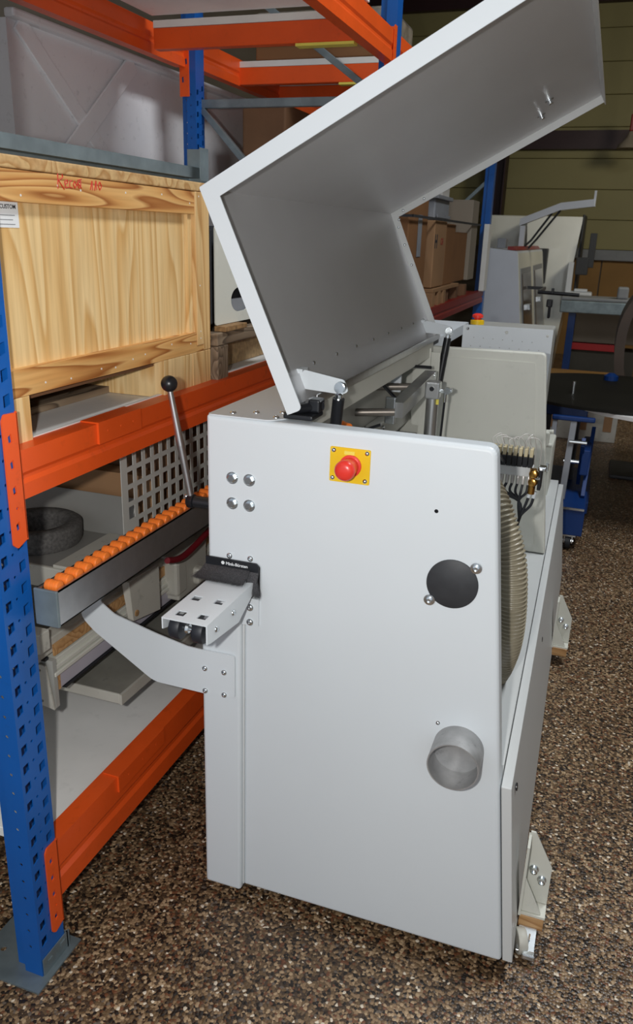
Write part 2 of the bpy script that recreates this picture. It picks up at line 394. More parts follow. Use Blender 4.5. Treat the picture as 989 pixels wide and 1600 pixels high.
# ------------------------------------------------------------------ edge banding machine
mc = root('edge_banding_machine', (-.42, 2.4, 0), 'large white woodworking machine with its hood open and one end panel facing the camera', 'machine')
xr = lambda z: -.17 - (z - 1.353) * .112         # sloping right edge
panel = [(-.823, 1.357), (-.823, 1.004), (-.690, 1.004), (-.690, .918), (-.728, .918), (-.728, .043), (xr(.046) - .0, .046), (-.169, 1.354)]
pr_ = roundpoly(panel, [.008, .004, .006, .003, .003, .006, .012, .022], 5)
sp = pillow(MB(), pr_, [circle(-.281, 1.203, .0045, 12)], 1.6, .045, .010).build('side_panel', 'white', mc)
B((-.30, 1.612, 1.19), (-.26, 1.62, 1.215), 'hole_backing', 'black', sp)
# left column under the notch, folded forward
MB().box((-.838, 1.5875, .030), (-.7315, 1.84, .905), .009, seg=4).build('corner_column', 'white', mc)
# seam shadow gap
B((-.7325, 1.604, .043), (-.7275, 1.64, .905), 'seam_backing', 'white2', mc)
# emergency stop
es = MB().plate(rrect(-.522, 1.2405, -.431, 1.3185, .003), [], (0, 1.6, 0), (1, 0, 0), (0, 0, 1), .0025).build('emergency_stop', 'yellow', mc)
tag(es, 'yellow plate with red emergency stop button')
eb = MB().lathe((-.4745, 1.5975, 1.2795), NEG_Y, [(.0245, 0), (.0245, .004), (.0195, .005), (.0195, .012), (.0205, .026), (.0225, .036), (.0225, .044), (.0185, .0505), (.009, .053), (0.001, .0535)], 32)
eb.build('button', 'red', es, 50)
MB().plate(rrect(-.4895, 1.3035, -.4665, 1.3115, .001), [], (0, 1.5973, 0), (1, 0, 0), (0, 0, 1), .0008).build('legend_label', 'tape', es)
for x, z in ((-.514, 1.3105), (-.439, 1.3105), (-.515, 1.2485), (-.441, 1.2485)): inst(ME['rivet'], 'screw', es, (x, 1.5975, z), qdir(NEG_Y))
# four hex bolts
for x in (-.757, -.714):
    for z in (1.2155, 1.154): inst(ME['hex'], 'bolt', mc, (x, 1.6, z), qdir(NEG_Y))
for x, z in ((-.765, 1.021), (-.711, 1.022)): inst(ME['dome'], 'screw', mc, (x, 1.6, z), qdir(NEG_Y))
inst(ME['rivet'], 'screw', mc, (-.236, 1.6, .690), qdir(NEG_Y))
# round rubber cap with two clamping screws
MB().lathe((-.233, 1.6, 1.043), NEG_Y, [(.0565, 0), (.0565, .003), (.0545, .0045), (.002, .0045)], 48).build('hole_cap', 'darkgrey', mc, 40)
for x, z in ((-.185, 1.090), (-.279, .999)): inst(ME['cap'], 'clamp_screw', mc, (x, 1.595, z), qdir(NEG_Y))
# extraction spigot: an open tube coming towards the camera
tb = MB(); n = 48
tb.lathe((-.183, 1.602, .636), NEG_Y, [(.0585, 0), (.0585, .080), (.0555, .080), (.0545, .006)], n, caps=False)
sg = tb.build('extraction_spigot', 'dullalu', mc, 50); tag(sg, 'bare metal suction spigot')
MB().cyl((-.183, 1.5995, .636), (-.183, 1.585, .636), .0552, n=n).build('spigot_flap', 'dullalu', sg)
# inner structure
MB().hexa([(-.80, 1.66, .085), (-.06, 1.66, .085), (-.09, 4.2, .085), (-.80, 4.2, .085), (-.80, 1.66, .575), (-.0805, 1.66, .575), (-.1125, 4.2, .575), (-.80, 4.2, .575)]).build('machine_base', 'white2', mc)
MB().box((-.80, 1.645, .575), (-.72, 3.08, 1.30)).build('back_wall', 'greyin', mc)
MB().box((-.72, 1.66, 1.06), (-.68, 3.06, 1.14), .004).box((-.72, 1.66, .90), (-.64, 3.06, 1.02), .004).box((-.72, 1.66, .62), (-.60, 3.06, .86), .004).build('feed_beam', 'greyin', mc)
tcv = MB().plate(roundpoly([(-.818, 1.598), (-.665, 1.598), (-.638, 1.632), (-.638, 4.1), (-.818, 4.1)], .012), [], (0, 0, 1.3575), (1, 0, 0), (0, 1, 0), .0025).build('top_cover', 'white', mc)
MB().box((-.818, 1.647, 1.28), (-.814, 4.1, 1.3575)).box((-.642, 1.647, 1.315), (-.638, 4.1, 1.3575)).build('cover_flange', 'white', tcv)
for x, y in ((-.768, 1.628), (-.722, 1.655), (-.668, 1.683), (-.662, 1.628)): inst(ME['dome'], 'rivet', tcv, (x, y, 1.360), qdir((0, 0, 1)))
# cream longitudinal beam in front of the cover
MB().box((-.637, 1.66, 1.322), (-.605, 3.075, 1.378), .003).build('long_beam', 'cream', mc)
# bulkhead near the far end, a folded sheet with a raised rim
bk = [(-.80, 1.355), (-.80, .58), (-.098, .58), (-.186, 1.362)]
bo = roundpoly(bk, [.004, .004, .004, .02], 5)
bh = pillow(MB(), bo, [], 3.085, .03, .006, 4).build('bulkhead', 'cream', mc)
MB().plate(roundpoly([(-.57, 1.325), (-.57, .60), (-.142, .60), (-.219, 1.325)], [.0, .0, .0, .008]), [], (0, 3.0848, 0), (1, 0, 0), (0, 0, 1), .0035).build('inner_panel', 'cream', bh)
MB().plate(roundpoly([(-.665, 1.36), (-.665, 1.15), (-.655, 1.06), (-.60, 1.06), (-.60, 1.36)], .008), [], (0, 3.02, 0), (1, 0, 0), (0, 0, 1), .006).build('gusset_plate', 'cream', mc)
MB().plate(roundpoly([(-.635, 1.34), (-.635, .60), (-.57, .60), (-.57, 1.34)], .004), [], (0, 3.05, 0), (1, 0, 0), (0, 0, 1), .006).build('gusset_plate', 'cream', mc)
# far end section
fp = MB().plate(rrect(-.585, 1.15, -.200, 1.395, .006), [circle(-.565, 1.378, .007, 10), circle(-.395, 1.372, .0075, 10), circle(-.222, 1.368, .006, 10)] +
    [circle(-.535 + k * .042, 1.342 - k * .0008, .0022, 6) for k in range(7)] + [circle(-.545 + k * .042, 1.305, .0022, 6) for k in range(8)], (0, 3.62, 0), (1, 0, 0), (0, 0, 1), .004).build('rear_screen_panel', 'white', mc)
B((-.58, 3.63, .58), (-.215, 4.1, 1.37), 'rear_cabinet', 'greyin', mc, .01)
B((-.28, 3.9, .50), (-.150, 4.15, .83), 'rear_side_cover', 'cream', mc, .01)
MB().box((-.185, 4.09, .71), (-.150, 4.10, .735), .003).box((-.195, 3.886, .70), (-.158, 3.902, .74), .003).build('latch', 'zinc', mc)
MB().box((-.20, 3.72, .86), (-.165, 3.76, .93), .008).cyl((-.19, 3.74, .925), (-.150, 3.74, .93), .010).cyl((-.19, 3.74, .865), (-.150, 3.74, .865), .010).build('hinge_clip', 'cream', mc)
r_es = MB().lathe((-.532, 3.66, 1.395), (0, 0, 1), [(.03, 0), (.03, .018), (.022, .02)], 20).build('rear_stop_switch', 'yellow', mc, 40)
MB().lathe((-.532, 3.66, 1.415), (0, 0, 1), [(.014, 0), (.014, .006), (.024, .010), (.024, .02), (.012, .027)], 20).build('rear_stop_button', 'red', r_es, 40)
# door along the operator side (slightly splayed out)
def dq(x0t, x1t, x0b, x1b, y0, y1, sh, z1=.557, z0=.052):
    return [(x0b, y0, z0), (x1b, y0, z0), (x1b - sh, y1, z0), (x0b - sh, y1, z0), (x0t, y0, z1), (x1t, y0, z1), (x1t - sh, y1, z1), (x0t - sh, y1, z1)]
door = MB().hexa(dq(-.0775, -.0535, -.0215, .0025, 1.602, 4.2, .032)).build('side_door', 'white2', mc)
bmod = door.modifiers.new('bevel', 'BEVEL'); bmod.width = .002; bmod.segments = 2
MB().lathe((-.047, 1.685, .506), (1, 0, .11), [(.010, 0), (.010, .003), (.006, .004)], 16).build('door_lock', 'black', door)
MB().lathe((-.055, 2.62, .44), (1, 0, .11), [(.009, 0), (.009, .003), (.006, .004)], 16).build('door_lock', 'black', door)
# feet: angle bracket, gusset, bolts and wood block; braked castor under the near one
def foot(y, xo=0, castor=True):
    f = root('tmp', (0, 0, 0), 'x', 'x')
    ft = MB().plate([(0, .092), (.064, .092), (.064, .208), (.012, .308), (0, .308)], [], (xo, y + .055, 0), (1, 0, 0), (0, 0, 1), .006)
    ft.box((xo + .0, y, .083), (xo + .064, y + .055, .090)).plate([(0, .092), (.05, .092), (.0, .195)], [], (xo + .002, y + .012, 0), (1, 0, 0), (0, 0, 1), .006)
    ft.box((xo - .004, y - .005, .083), (xo + .003, y + .055, .30))
    o = ft.build('levelling_foot', 'cream', mc)
    for x, z in ((.020, .196), (.043, .168)):
        MB().lathe((xo + x, y + .049, z), NEG_Y, [(.0125, 0), (.0125, .003), (.009, .003), (.009, .014), (.005, .015), (.005, .009)], 18).build('bolt', 'zinc', o, 40)
    B((xo + .0, y - .003, .047), (xo + .062, y + .075, .083), 'wood_block', 'beech', o, .0015)
    bpy.data.objects.remove(f)
foot(1.735, .003); foot(3.28, -.02)
cs = MB().lathe((.004, 1.695, .033), (1, .35, 0), [(.012, 0), (.031, .001), (.033, .004), (.033, .021), (.031, .024), (.012, .025)], 28).build('castor', 'dirty', mc, 40)
MB().box((.006, 1.668, .036), (.052, 1.735, .040), .001, Matrix.Translation((.028, 1.7, .04)) @ Matrix.Rotation(.35, 4, 'X') @ Matrix.Translation((-.028, -1.7, -.04))).box((.022, 1.655, .018), (.056, 1.672, .036), .004).box((.018, 1.700, .040), (.022, 1.72, .046)).box((.034, 1.695, .040), (.038, 1.72, .046)).build('castor_brake', 'zinc', cs)
B((-.05, 1.68, .068), (.0, 1.72, .083), 'castor_plate', 'zinc', cs, .001)
for x, y in ((-.74, 1.75), (-.74, 4.0), (-.12, 4.0), (-.12, 2.6)):
    MB().cyl((x - .015, y, .033), (x + .015, y, .033), .033, n=24).box((x - .03, y - .03, .06), (x + .03, y + .03, .086)).build('castor', 'rubber', mc)

# --- hood (open), bent sheet with perimeter flanges
Hx, Hz, Kx, Kz = -.630, 1.372, -.838, 1.835
Tx, Tz = -.118, 2.232
Y0, Y1 = 1.62, 3.20
lid = MB()
def strip(mb, p, q, y0, y1, off, th):  # sheet from p to q (xz) offset to its right side
    d = Vector((q[0] - p[0], q[1] - p[1])).normalized(); n_ = Vector((d.y, -d.x))
    a_, b_ = Vector(p) + n_ * off, Vector(q) + n_ * off; c_, e_ = b_ + n_ * th, a_ + n_ * th
    return mb.hexa([(a_.x, y0, a_.y), (b_.x, y0, b_.y), (b_.x, y1, b_.y), (a_.x, y1, a_.y), (e_.x, y0, e_.y), (c_.x, y0, c_.y), (c_.x, y1, c_.y), (e_.x, y1, e_.y)])
K, H, T_ = (Kx, Kz), (Hx, Hz), (Tx, Tz)
# direction H->K then K->T: interior lies on the right-hand side
hood = strip(MB(), H, K, Y0, Y1, 0, .0025); strip(hood, K, T_, Y0, Y1, 0, .0025)
hd = hood.build('hood', 'lidin', mc); tag(hd, 'open white hood with dark grey inside')
ho = MB(); strip(ho, H, K, Y0 - .002, Y1 + .002, -.0015, .0012); strip(ho, K, T_, Y0 - .002, Y1 + .002, -.0015, .0012); ho.build('hood_outer_skin', 'white', hd)
# near frame: an L shaped flat rim facing the camera, with turned-in depth
def rimpoly(wd):
    d1 = (Vector(K) - Vector(H)).normalized(); d2 = (Vector(T_) - Vector(K)).normalized()
    n1, n2 = Vector((d1.y, -d1.x)), Vector((d2.y, -d2.x))
    # inner corner
    A = Matrix(((d1.x, -d2.x), (d1.y, -d2.y))); rhs = (Vector(K) + n2 * wd) - (Vector(K) + n1 * wd)
    t = A.inverted() @ rhs; kin = Vector(K) + n1 * wd + d1 * t.x
    return [H, K, T_, tuple(Vector(T_) + n2 * wd), tuple(kin), tuple(Vector(H) + n1 * wd)], n1, n2, d1, d2
rp, n1, n2, d1, d2 = rimpoly(.036)
rr_ = roundpoly(rp, [.006, .001, .004, .002, .001, .012], 4)
nf = MB().plate(rr_, [], (0, Y0, 0), (1, 0, 0), (0, 0, 1), .003).build('near_rim', 'white', hd)
rp2, *_ = rimpoly(.027)
rp3 = [Vector(p) for p in rp]; 
MB().plate(roundpoly(rp2, .001), [], (0, Y1, 0), (1, 0, 0), (0, 0, 1), .003).build('far_rim', 'white2', hd)
# side returns of the rims (30 mm deep) : near one carries the slotted bracket
far = MB()
# front lip
lp = MB(); a_ = Vector(T_); b_ = a_ + n2 * .036
lp.hexa([(a_.x, Y0, a_.y), (b_.x, Y0, b_.y), (b_.x, Y1, b_.y), (a_.x, Y1, a_.y)] + [(p.x + d2.x * .003, y, p.y + d2.y * .003) for p, y in ((a_, Y0), (b_, Y0), (b_, Y1), (a_, Y1))])
lp.build('front_lip', 'white2', hd)
# slotted bracket along the lower leg near K
O2 = Vector((Kx, 0, Kz)) - Vector((d1.x, 0, d1.y)) * .018 + Vector((n1.x, 0, n1.y)) * .004
U2 = -Vector((d1.x, 0, d1.y)); V2 = Vector((0, 1, 0))
nn1 = Vector((n1.x, 0, n1.y))
sb = MB().plate([(0, .0), (.125, .0), (.125, .0), (.135, .036), (.012, .036)][0:2] + [(.135, .036), (.004, .036)], [rrect(.028, .012, .044, .026, .006), rrect(.086, .012, .102, .026, .006)], O2 + nn1 * .012 + Vector((0, Y0 + .004, 0)), U2, V2, .0025)
sb.hexa([tuple(O2 + nn1 * a1 + V2 * y + U2 * u) for u in (0, .130) for a1, y in ((0, Y0 + .038), (.0145, Y0 + .038), (.0145, Y0 + .040), (0, Y0 + .040))])
sb.build('slotted_bracket', 'white2', hd)
# inner angle strip at hood bottom with its rivets
bs_ = MB(); Hv = Vector(H); P0 = Hv + d1 * .075 + n1 * .003
bs_.hexa([(x, y, z) for y in (Y0 + .004, Y1 - .004) for x, z in ((P0.x, P0.y), (Hv.x + n1.x * .003, Hv.y + n1.y * .003), (Hv.x + n1.x * .0055, Hv.y + n1.y * .0055), (P0.x + n1.x * .0025, P0.y + n1.y * .0025))])
bs_.build('hinge_strip', 'lidin', hd)
for k in range(9):
    P = Hv + d1 * .085 + n1 * .003; inst(ME['rivet'], 'rivet', hd, (P.x, Y0 + .07 + k * .18, P.y), qdir((n1.x, 0, n1.y)))
for k in range(5):
    P = Vector(K) + d2 * .012 + n2 * .027; inst(ME['rivet'], 'rivet', hd, (P.x + .004 + .01, Y1 - .004, P.y - .004), qdir(NEG_Y)) if k == 0 else None
for k, (dx, dz) in enumerate(((d1.x, d1.y),)):
    for t in (-.06, -.13, -.21):
        P = Vector(K) + d1 * t + n1 * .014; inst(ME['rivet'], 'rivet', hd, (P.x, Y1 - .003, P.y), qdir(NEG_Y))
for t in (.05, .14):
    P = Vector(K) + d2 * t + n2 * .014; inst(ME['rivet'], 'rivet', hd, (P.x, Y1 - .003, P.y), qdir(NEG_Y))
# two fasteners through the top leaf
for y, t in ((2.93, .66), (2.76, .70)):
    P = Vector(K) + d2 * (t - .03) + n2 * .0025
    MB().lathe((P.x, y, P.y), (n2.x, 0, n2.y), [(.014, 0), (.014, .003), (.008, .003), (.008, .014), (.005, .016)], 16).build('fastener', 'zinc', hd, 40)
# dark hinge profile below the hood
MB().box((-.640, 1.66, 1.3605), (-.606, 3.18, 1.384), .003).build('hinge_profile', 'darkgrey', mc)
MB().cyl((-.613, 1.70, 1.388), (-.613, 3.18, 1.388), .007, n=12).box((-.602, 1.72, 1.380), (-.598, 3.15, 1.402), .001).build('hinge_rod', 'steel', mc, 50)
hg = MB().box((-.645, 1.624, 1.3605), (-.575, 1.70, 1.372), .004).cyl((-.622, 1.64, 1.380), (-.575, 1.69, 1.386), .011).box((-.60, 1.66, 1.372), (-.572, 1.70, 1.402), .005).build('hood_hinge', 'black', mc)
# gas struts
def strut(y, ytop, zend, xb, name='gas_strut'):
    br = MB().plate(roundpoly([(-.66, 1.408), (-.645, 1.452), (-.545, 1.436), (-.534, 1.410), (-.548, 1.402)], .006), [], (0, ytop, 0), (1, 0, 0), (0, 0, 1), .004)
    br.box((-.664, ytop - .003, 1.405), (-.648, ytop + .035, 1.452), .001)
    bo_ = br.build('hood_arm', 'white', mc)
    MB().cyl((-.551, ytop - .02, 1.419), (-.551, ytop + .014, 1.419), .007, n=14).lathe((-.551, ytop - .022, 1.419), (0, 1, 0), [(.012, 0), (.012, .005), (.0135, .005), (.0135, .007)], 16).lathe((-.551, ytop - .012, 1.419), (0, 1, 0), [(.014, 0), (.014, .006)], 16).build('pivot_bolt', 'zinc', bo_, 40)
    top = Vector((-.552, ytop - .016, 1.402)); bot = Vector((xb, y, zend)); d = (bot - top).normalized()
    s = MB().cyl(top + d * .008, top + d * .21, .0140, n=20).build(name, 'black', mc, 50)
    MB().cyl(top + d * .21, bot, .0045, n=10).build('piston_rod', 'steel', s, 50)
    MB().lathe(top - d * .006, d, [(.006, 0), (.009, .003), (.009, .016)], 14).build('end_fitting', 'zinc', s)
strut(1.78, 1.755, 1.10, -.588)
strut(3.04, 3.09, .92, -.60)
# orange gadget behind the near panel
og = MB().cyl((-.598, 1.93, 1.283), (-.580, 1.92, 1.282), .014, n=20).box((-.628, 1.915, 1.268), (-.597, 1.945, 1.297), .004)
og.build('clamp_motor', 'orange2', mc, 40)
# scissor bracket with rods
sc1 = MB()
sc1.hexa([(-.615, 2.50, 1.195), (-.575, 2.50, 1.195), (-.545, 2.86, 1.25), (-.585, 2.86, 1.25), (-.615, 2.50, 1.245), (-.575, 2.50, 1.245), (-.545, 2.86, 1.30), (-.585, 2.86, 1.30)])
sb2 = sc1.build('scoring_bracket', 'steel', mc)
MB().box((-.632, 2.485, 1.175), (-.598, 2.50, 1.262), .004).build('bracket_face', 'zinc', sb2)
MB().cyl((-.575, 2.85, 1.285), (-.545, 2.85, 1.285), .013, n=16).build('bracket_bolt', 'zinc', sb2, 40)
MB().cyl((-.78, 2.44, 1.205), (-.60, 2.49, 1.215), .013, n=16).build('guide_rod', 'rodm', mc, 50)
MB().cyl((-.78, 2.66, 1.255), (-.58, 2.72, 1.262), .013, n=16).build('guide_rod', 'rodm', mc, 50)
MB().cyl((-.66, 2.55, 1.29), (-.62, 2.62, 1.225), .006, n=10).build('link_bar', 'black', mc, 50)
MB().cyl((-.66, 2.72, 1.33), (-.56, 2.83, 1.315), .006, n=10).build('link_bar', 'black', mc, 50)
MB().box((-.67, 2.70, 1.24), (-.635, 2.715, 1.30), .003).build('white_block', 'white', mc)
MB().cyl((-.67, 2.42, 1.165), (-.625, 2.42, 1.185), .005, n=10).lathe((-.672, 2.42, 1.164), (-1, 0, -.3), [(.011, 0), (.011, .004)], 12).build('set_screw', 'black', mc)
for x, y, z in ((-.678, 2.35, 1.115), (-.678, 2.50, 1.12), (-.678, 2.66, 1.12), (-.678, 2.42, 1.08), (-.638, 2.30, .99), (-.638, 2.55, .995), (-.638, 2.75, .99)):
    inst(ME['dome'], 'screw', mc, (x, y, z), qdir((1, 0, 0)))
MB().box((-.67, 2.60, .98), (-.60, 2.74, 1.09), .02).lathe((-.60, 2.66, 1.05), (1, -.4, 0), [(.03, 0), (.035, .02), (.02, .03)], 16).build('drive_motor', 'darkgrey', mc, 40)
# pneumatic cylinder
cy = MB().cyl((-.520, 2.70, .80), (-.520, 2.70, 1.232), .0215, n=28).build('pneumatic_cylinder', 'alu', mc, 50)
MB().box((-.545, 2.675, 1.232), (-.495, 2.725, 1.290), .006).build('cylinder_head', 'alu', cy)
MB().cyl((-.520, 2.674, 1.268), (-.520, 2.670, 1.268), .008, n=14).build('port', 'black', cy)
MB().box((-.503, 2.677, 1.215), (-.494, 2.683, 1.232)).build('sticker', 'tape', cy)
MB().cyl((-.495, 2.70, 1.258), (-.455, 2.70, 1.264), .007).lathe((-.470, 2.70, 1.262), (0, -1, 0), [(.012, 0), (.012, .012)], 14).cyl((-.478, 2.70, 1.255), (-.478, 2.70, 1.222), .006).build('air_fitting', 'zinc', cy, 40)
MB().tube([(-.478, 2.70, 1.225), (-.482, 2.70, 1.10), (-.488, 2.70, .95), (-.49, 2.70, .8)], .004).build('air_tube', 'black', cy, 50)
# ribbed hose behind the right edge
hz = []
ctrl = [Vector((-.250, 2.06, 1.16)), Vector((-.190, 1.99, 1.09)), Vector((-.145, 1.97, .98)), Vector((-.128, 1.97, .85)), Vector((-.128, 1.98, .74)), Vector((-.145, 2.02, .64)), Vector((-.165, 2.06, .575))]
def catmull(P, n):
    out = []
    for i in range(len(P) - 1):
        p0, p1, p2, p3 = P[max(i - 1, 0)], P[i], P[i + 1], P[min(i + 2, len(P) - 1)]
        for k in range(n):
            t = k / n; out.append(.5 * ((2 * p1) + (p2 - p0) * t + (2 * p0 - 5 * p1 + 4 * p2 - p3) * t * t + (3 * p1 - p0 - 3 * p2 + p3) * t ** 3))
    return out + [P[-1]]
path = catmull(ctrl, 64); NR = len(path) - 1
MB().tube(path, lambda t: .0370 + .0038 * math.sin(t * NR * 2 * math.pi / 6), 26).build('ribbed_hose', 'hose', mc, 60)
# valve terminal with tubes
vt = B((-.262, 2.30, 1.105), (-.135, 2.34, 1.135), 'valve_terminal', 'white2', mc, .003)
for k in range(8):
    x = -.258 + k * .0152
    B((x, 2.292, 1.135), (x + .0135, 2.335, 1.165), 'valve_base', 'black', vt, .001)
    B((x + .002, 2.296, 1.165), (x + .0115, 2.33, 1.188), 'valve_coil', 'valve', vt, .001)
    MB().lathe((x + .007, 2.305, 1.105), (0, -.3, -1), [(.0055, 0), (.0055, .012), (.004, .026)], 12).build('push_fitting', 'clear', vt, 40)
    pts = catmull([Vector((x + .007, 2.31, 1.186)), Vector((x + .002 + R.uniform(-.01, .01), 2.31, 1.205 + R.uniform(0, .012))), Vector((x + .02, 2.33, 1.215 + R.uniform(-.008, .01))), Vector((x + .03, 2.35, 1.18)), Vector((x + .028, 2.37, 1.12))], 6)
    MB().tube(pts, .0016, 6).build('air_line', 'clear', vt, 60)
    pts = catmull([Vector((x + .007, 2.297, 1.082)), Vector((x + .005, 2.29, 1.06)), Vector((-.165, 2.30, 1.03)), Vector((-.158, 2.31, .97))], 6)
    MB().tube(pts, .0038, 8).build('black_line', 'rubber', vt, 60)
fr_ = MB()
for z in (1.122, 1.098): fr_.lathe((-.130, 2.285, z), (-.2, -1, 0), [(.0135, 0), (.0135, .008), (.011, .014), (.006, .016)], 18)
fr_.cyl((-.133, 2.29, 1.06), (-.133, 2.29, 1.135), .010, n=14); fr_.build('pressure_fitting', 'brass', vt, 40)
MB().box((-.118, 2.28, 1.075), (-.108, 2.33, 1.135), .002).build('end_block', 'black', vt)
MB().box((-.122, 2.29, 1.128), (-.098, 2.32, 1.142), .004).box((-.130, 2.275, 1.108), (-.112, 2.283, 1.112)).build('end_clamp', 'zinc', vt)
MB().cyl((-.136, 2.30, 1.065), (-.139, 2.30, 1.045), .006).cyl((-.122, 2.30, 1.065), (-.125, 2.30, 1.045), .006).build('white_connector', 'white', vt, 40)
for dx in (-.139, -.125):
    MB().tube(catmull([Vector((dx, 2.30, 1.045)), Vector((dx - .006, 2.30, 1.02)), Vector((-.155, 2.305, .985)), Vector((-.162, 2.31, .95))], 6), .004, 8).build('black_line', 'rubber', vt, 60)
MB().tube(catmull([Vector((-.30, 1.9, 1.24)), Vector((-.275, 1.85, 1.285)), Vector((-.24, 1.88, 1.288)), Vector((-.215, 2.0, 1.25)), Vector((-.22, 2.28, 1.15))], 8), .0035, 8).build('black_cable', 'rubber', mc, 60)

# --- brush in the notch
br = MB().plate(roundpoly([(-.826, 1.013), (-.826, .990), (-.688, .990), (-.688, 1.006), (-.694, 1.013)], .002), [], (0, 1.599, 0), (1, 0, 0), (0, 0, 1), .004).build('brush_strip', 'black', mc)
text_mb('\u25C9 Mink-B\u00fcrsten', .0105, (-.785, 1.5945, .9985), (1, 0, 0), (0, 0, 1), .0003, .0002).build('lettering', 'paper', br)
bb = MB()
for i in range(2600):
    f = R.random(); x = -.828 + .138 * f; y = 1.598 + .008 * R.random()
    if f < .84:
        p1 = Vector((x + R.gauss(0, .002), y - .022, .984)); p2 = Vector((x + R.gauss(-.002, .005) + (f - .45) * .012, 1.600 - .050 - R.uniform(0, .012), .9725 + R.random() * .004 - .0 ))
    else:
        g_ = (f - .84) / .16; p1 = Vector((x + .003 * g_, y - .018, .972)); p2 = Vector((x + .014 * g_ + R.gauss(0, .003), y - .034 + .012 * g_, .966 - .030 * min(1, g_ * 1.6) + R.uniform(-.006, .004)))
    p0 = Vector((x, y, .994)); wv = Vector((.0008, 0, 0)); bb.add([p0 - wv, p0 + wv, p1 + wv, p1 - wv, p2], [(0, 1, 2, 3), (3, 2, 4)])
bo2 = bb.build('bristles', 'bristle', br); bo2['kind'] = 'stuff'
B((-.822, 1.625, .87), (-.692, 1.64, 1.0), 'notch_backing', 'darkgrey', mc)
# --- roller bracket sticking out below the brush
O3 = (0, 0, .970)
hole = lambda x, y: [(x - .0105, y - .012), (x + .0105, y - .012), (x + .0105, y + .012), (x - .0105, y + .012)]
rb = MB().plate([(-.803, 1.343), (-.695, 1.343), (-.695, 1.588), (-.803, 1.588)], [hole(-.773, 1.375), hole(-.722, 1.378), hole(-.778, 1.455), hole(-.722, 1.457)], (0, 0, .967), (1, 0, 0), (0, 1, 0), .003)
rb.add([], [])
side = [(1.343, .967), (1.343, .925), (1.36, .921), (1.50, .905), (1.5875, .945), (1.588, .967)]
rb.prism([(-.695, y, z) for y, z in side], (-.003, 0, 0))
rb.prism([(-.800, y, z) for y, z in [(1.343, .967), (1.343, .943), (1.36, .938), (1.50, .935), (1.588, .945), (1.588, .967)]], (-.003, 0, 0))
rbo = rb.build('roller_bracket', 'white', mc)
MB().plate(rrect(-.733, .849, -.687, .921, .003), [], (0, 1.5995, 0), (1, 0, 0), (0, 0, 1), .0045).build('mounting_tab', 'white', rbo)
for z in (.897, .858): inst(ME['dome'], 'screw', rbo, (-.709, 1.595, z), qdir(NEG_Y)).scale = (1.25, 1.25, 1.2)
for y, z in ((1.385, .943), (1.47, .943)): inst(ME['dome'], 'screw', rbo, (-.695, y, z), qdir((1, 0, 0)))
for x in (-.779, -.724):
    for y in (1.372, 1.455):
        MB().lathe((x - .013, y, .9385), (1, 0, 0), [(.010, 0), (.0250, .001), (.0270, .004), (.0270, .022), (.0250, .025), (.010, .026)], 32).build('roller', 'rubber', rbo, 40)
MB().cyl((-.80, 1.372, .9385), (-.70, 1.372, .9385), .005, n=12).lathe((-.758, 1.372, .9385), (1, 0, 0), [(.012, 0), (.010, .006)], 14).build('axle', 'zinc', rbo)
MB().cyl((-.80, 1.455, .9385), (-.70, 1.455, .9385), .005, n=12).build('axle', 'zinc', rbo)
# --- curved guide arm
ga = [(-.744, .764), (-.744, .643), (-.83, .639), (-.975, .641), (-1.150, .752), (-1.178, .779), (-1.186, .797), (-1.165, .822), (-1.124, .846), (-1.118, .835), (-1.085, .812), (-.963, .781), (-.875, .7635), (-.835, .7625)]
gr = [.010, .010, 0, .02, .03, .01, .008, .0, .0, .008, .01, .01, 0, 0]
gao = MB().plate(roundpoly(ga, gr, 4), [], (0, 1.585, 0), (1, 0, 0), (0, 0, 1), .004).build('guide_arm', 'white', mc)
# its end curls back away from the camera
MB().hexa([(-1.186, 1.583, .797), (-1.183, 1.583, .797), (-1.176, 1.66, .815), (-1.180, 1.66, .815), (-1.124, 1.583, .846), (-1.121, 1.583, .846), (-1.125, 1.66, .855), (-1.129, 1.66, .855)]).build('arm_return', 'white', gao)
for x in (-.834, -.773):
    for z in (.712, .640 if x < -.8 else .641):
        zz = z if z > .7 else .660
        inst(ME['dome'], 'screw', gao, (x if x > -.8 else -.826, 1.581, zz - (0 if zz > .7 else .012)), qdir(NEG_Y))
# --- infeed rail with orange rollers
rl = MB()
for lo, hi in (((-1.056, 1.262, .946), (-1.053, 2.9, 1.027)), ((-1.003, 1.262, .946), (-1.000, 2.9, 1.027)), ((-1.056, 1.262, .946), (-1.0, 2.9, .949)), ((-1.056, 1.262, 1.024), (-1.047, 2.9, 1.027)), ((-1.009, 1.262, 1.024), (-1.0, 2.9, 1.027))): rl.box(lo, hi)
ra = rl.build('support_rail', 'steel', mc); tag(ra, 'grey steel rail lined with orange rollers')
B((-1.0575, 1.255, .944), (-.9985, 1.262, 1.0285), 'end_cap', 'galv', ra, .002)
rm = MB().lathe((-.017, 0, 0), (1, 0, 0), [(.006, 0), (.0125, .0006), (.0135, .003), (.0135, .012), (.0128, .0125), (.0128, .0145), (.0135, .015), (.0135, .024), (.0128, .0245), (.0128, .0265), (.0135, .027), (.0135, .031), (.0125, .033), (.006, .034)], 20)
rme = protomesh(rm, 'roller', 'orange2', 50)
for k in range(44): inst(rme, 'roller', ra, (-1.028, 1.286 + k * .0352, 1.026))
MB().box((-1.0, 2.3, .96), (-.82, 2.36, 1.0)).box((-1.0, 2.8, .96), (-.82, 2.86, 1.0)).build('rail_support', 'galv', ra)
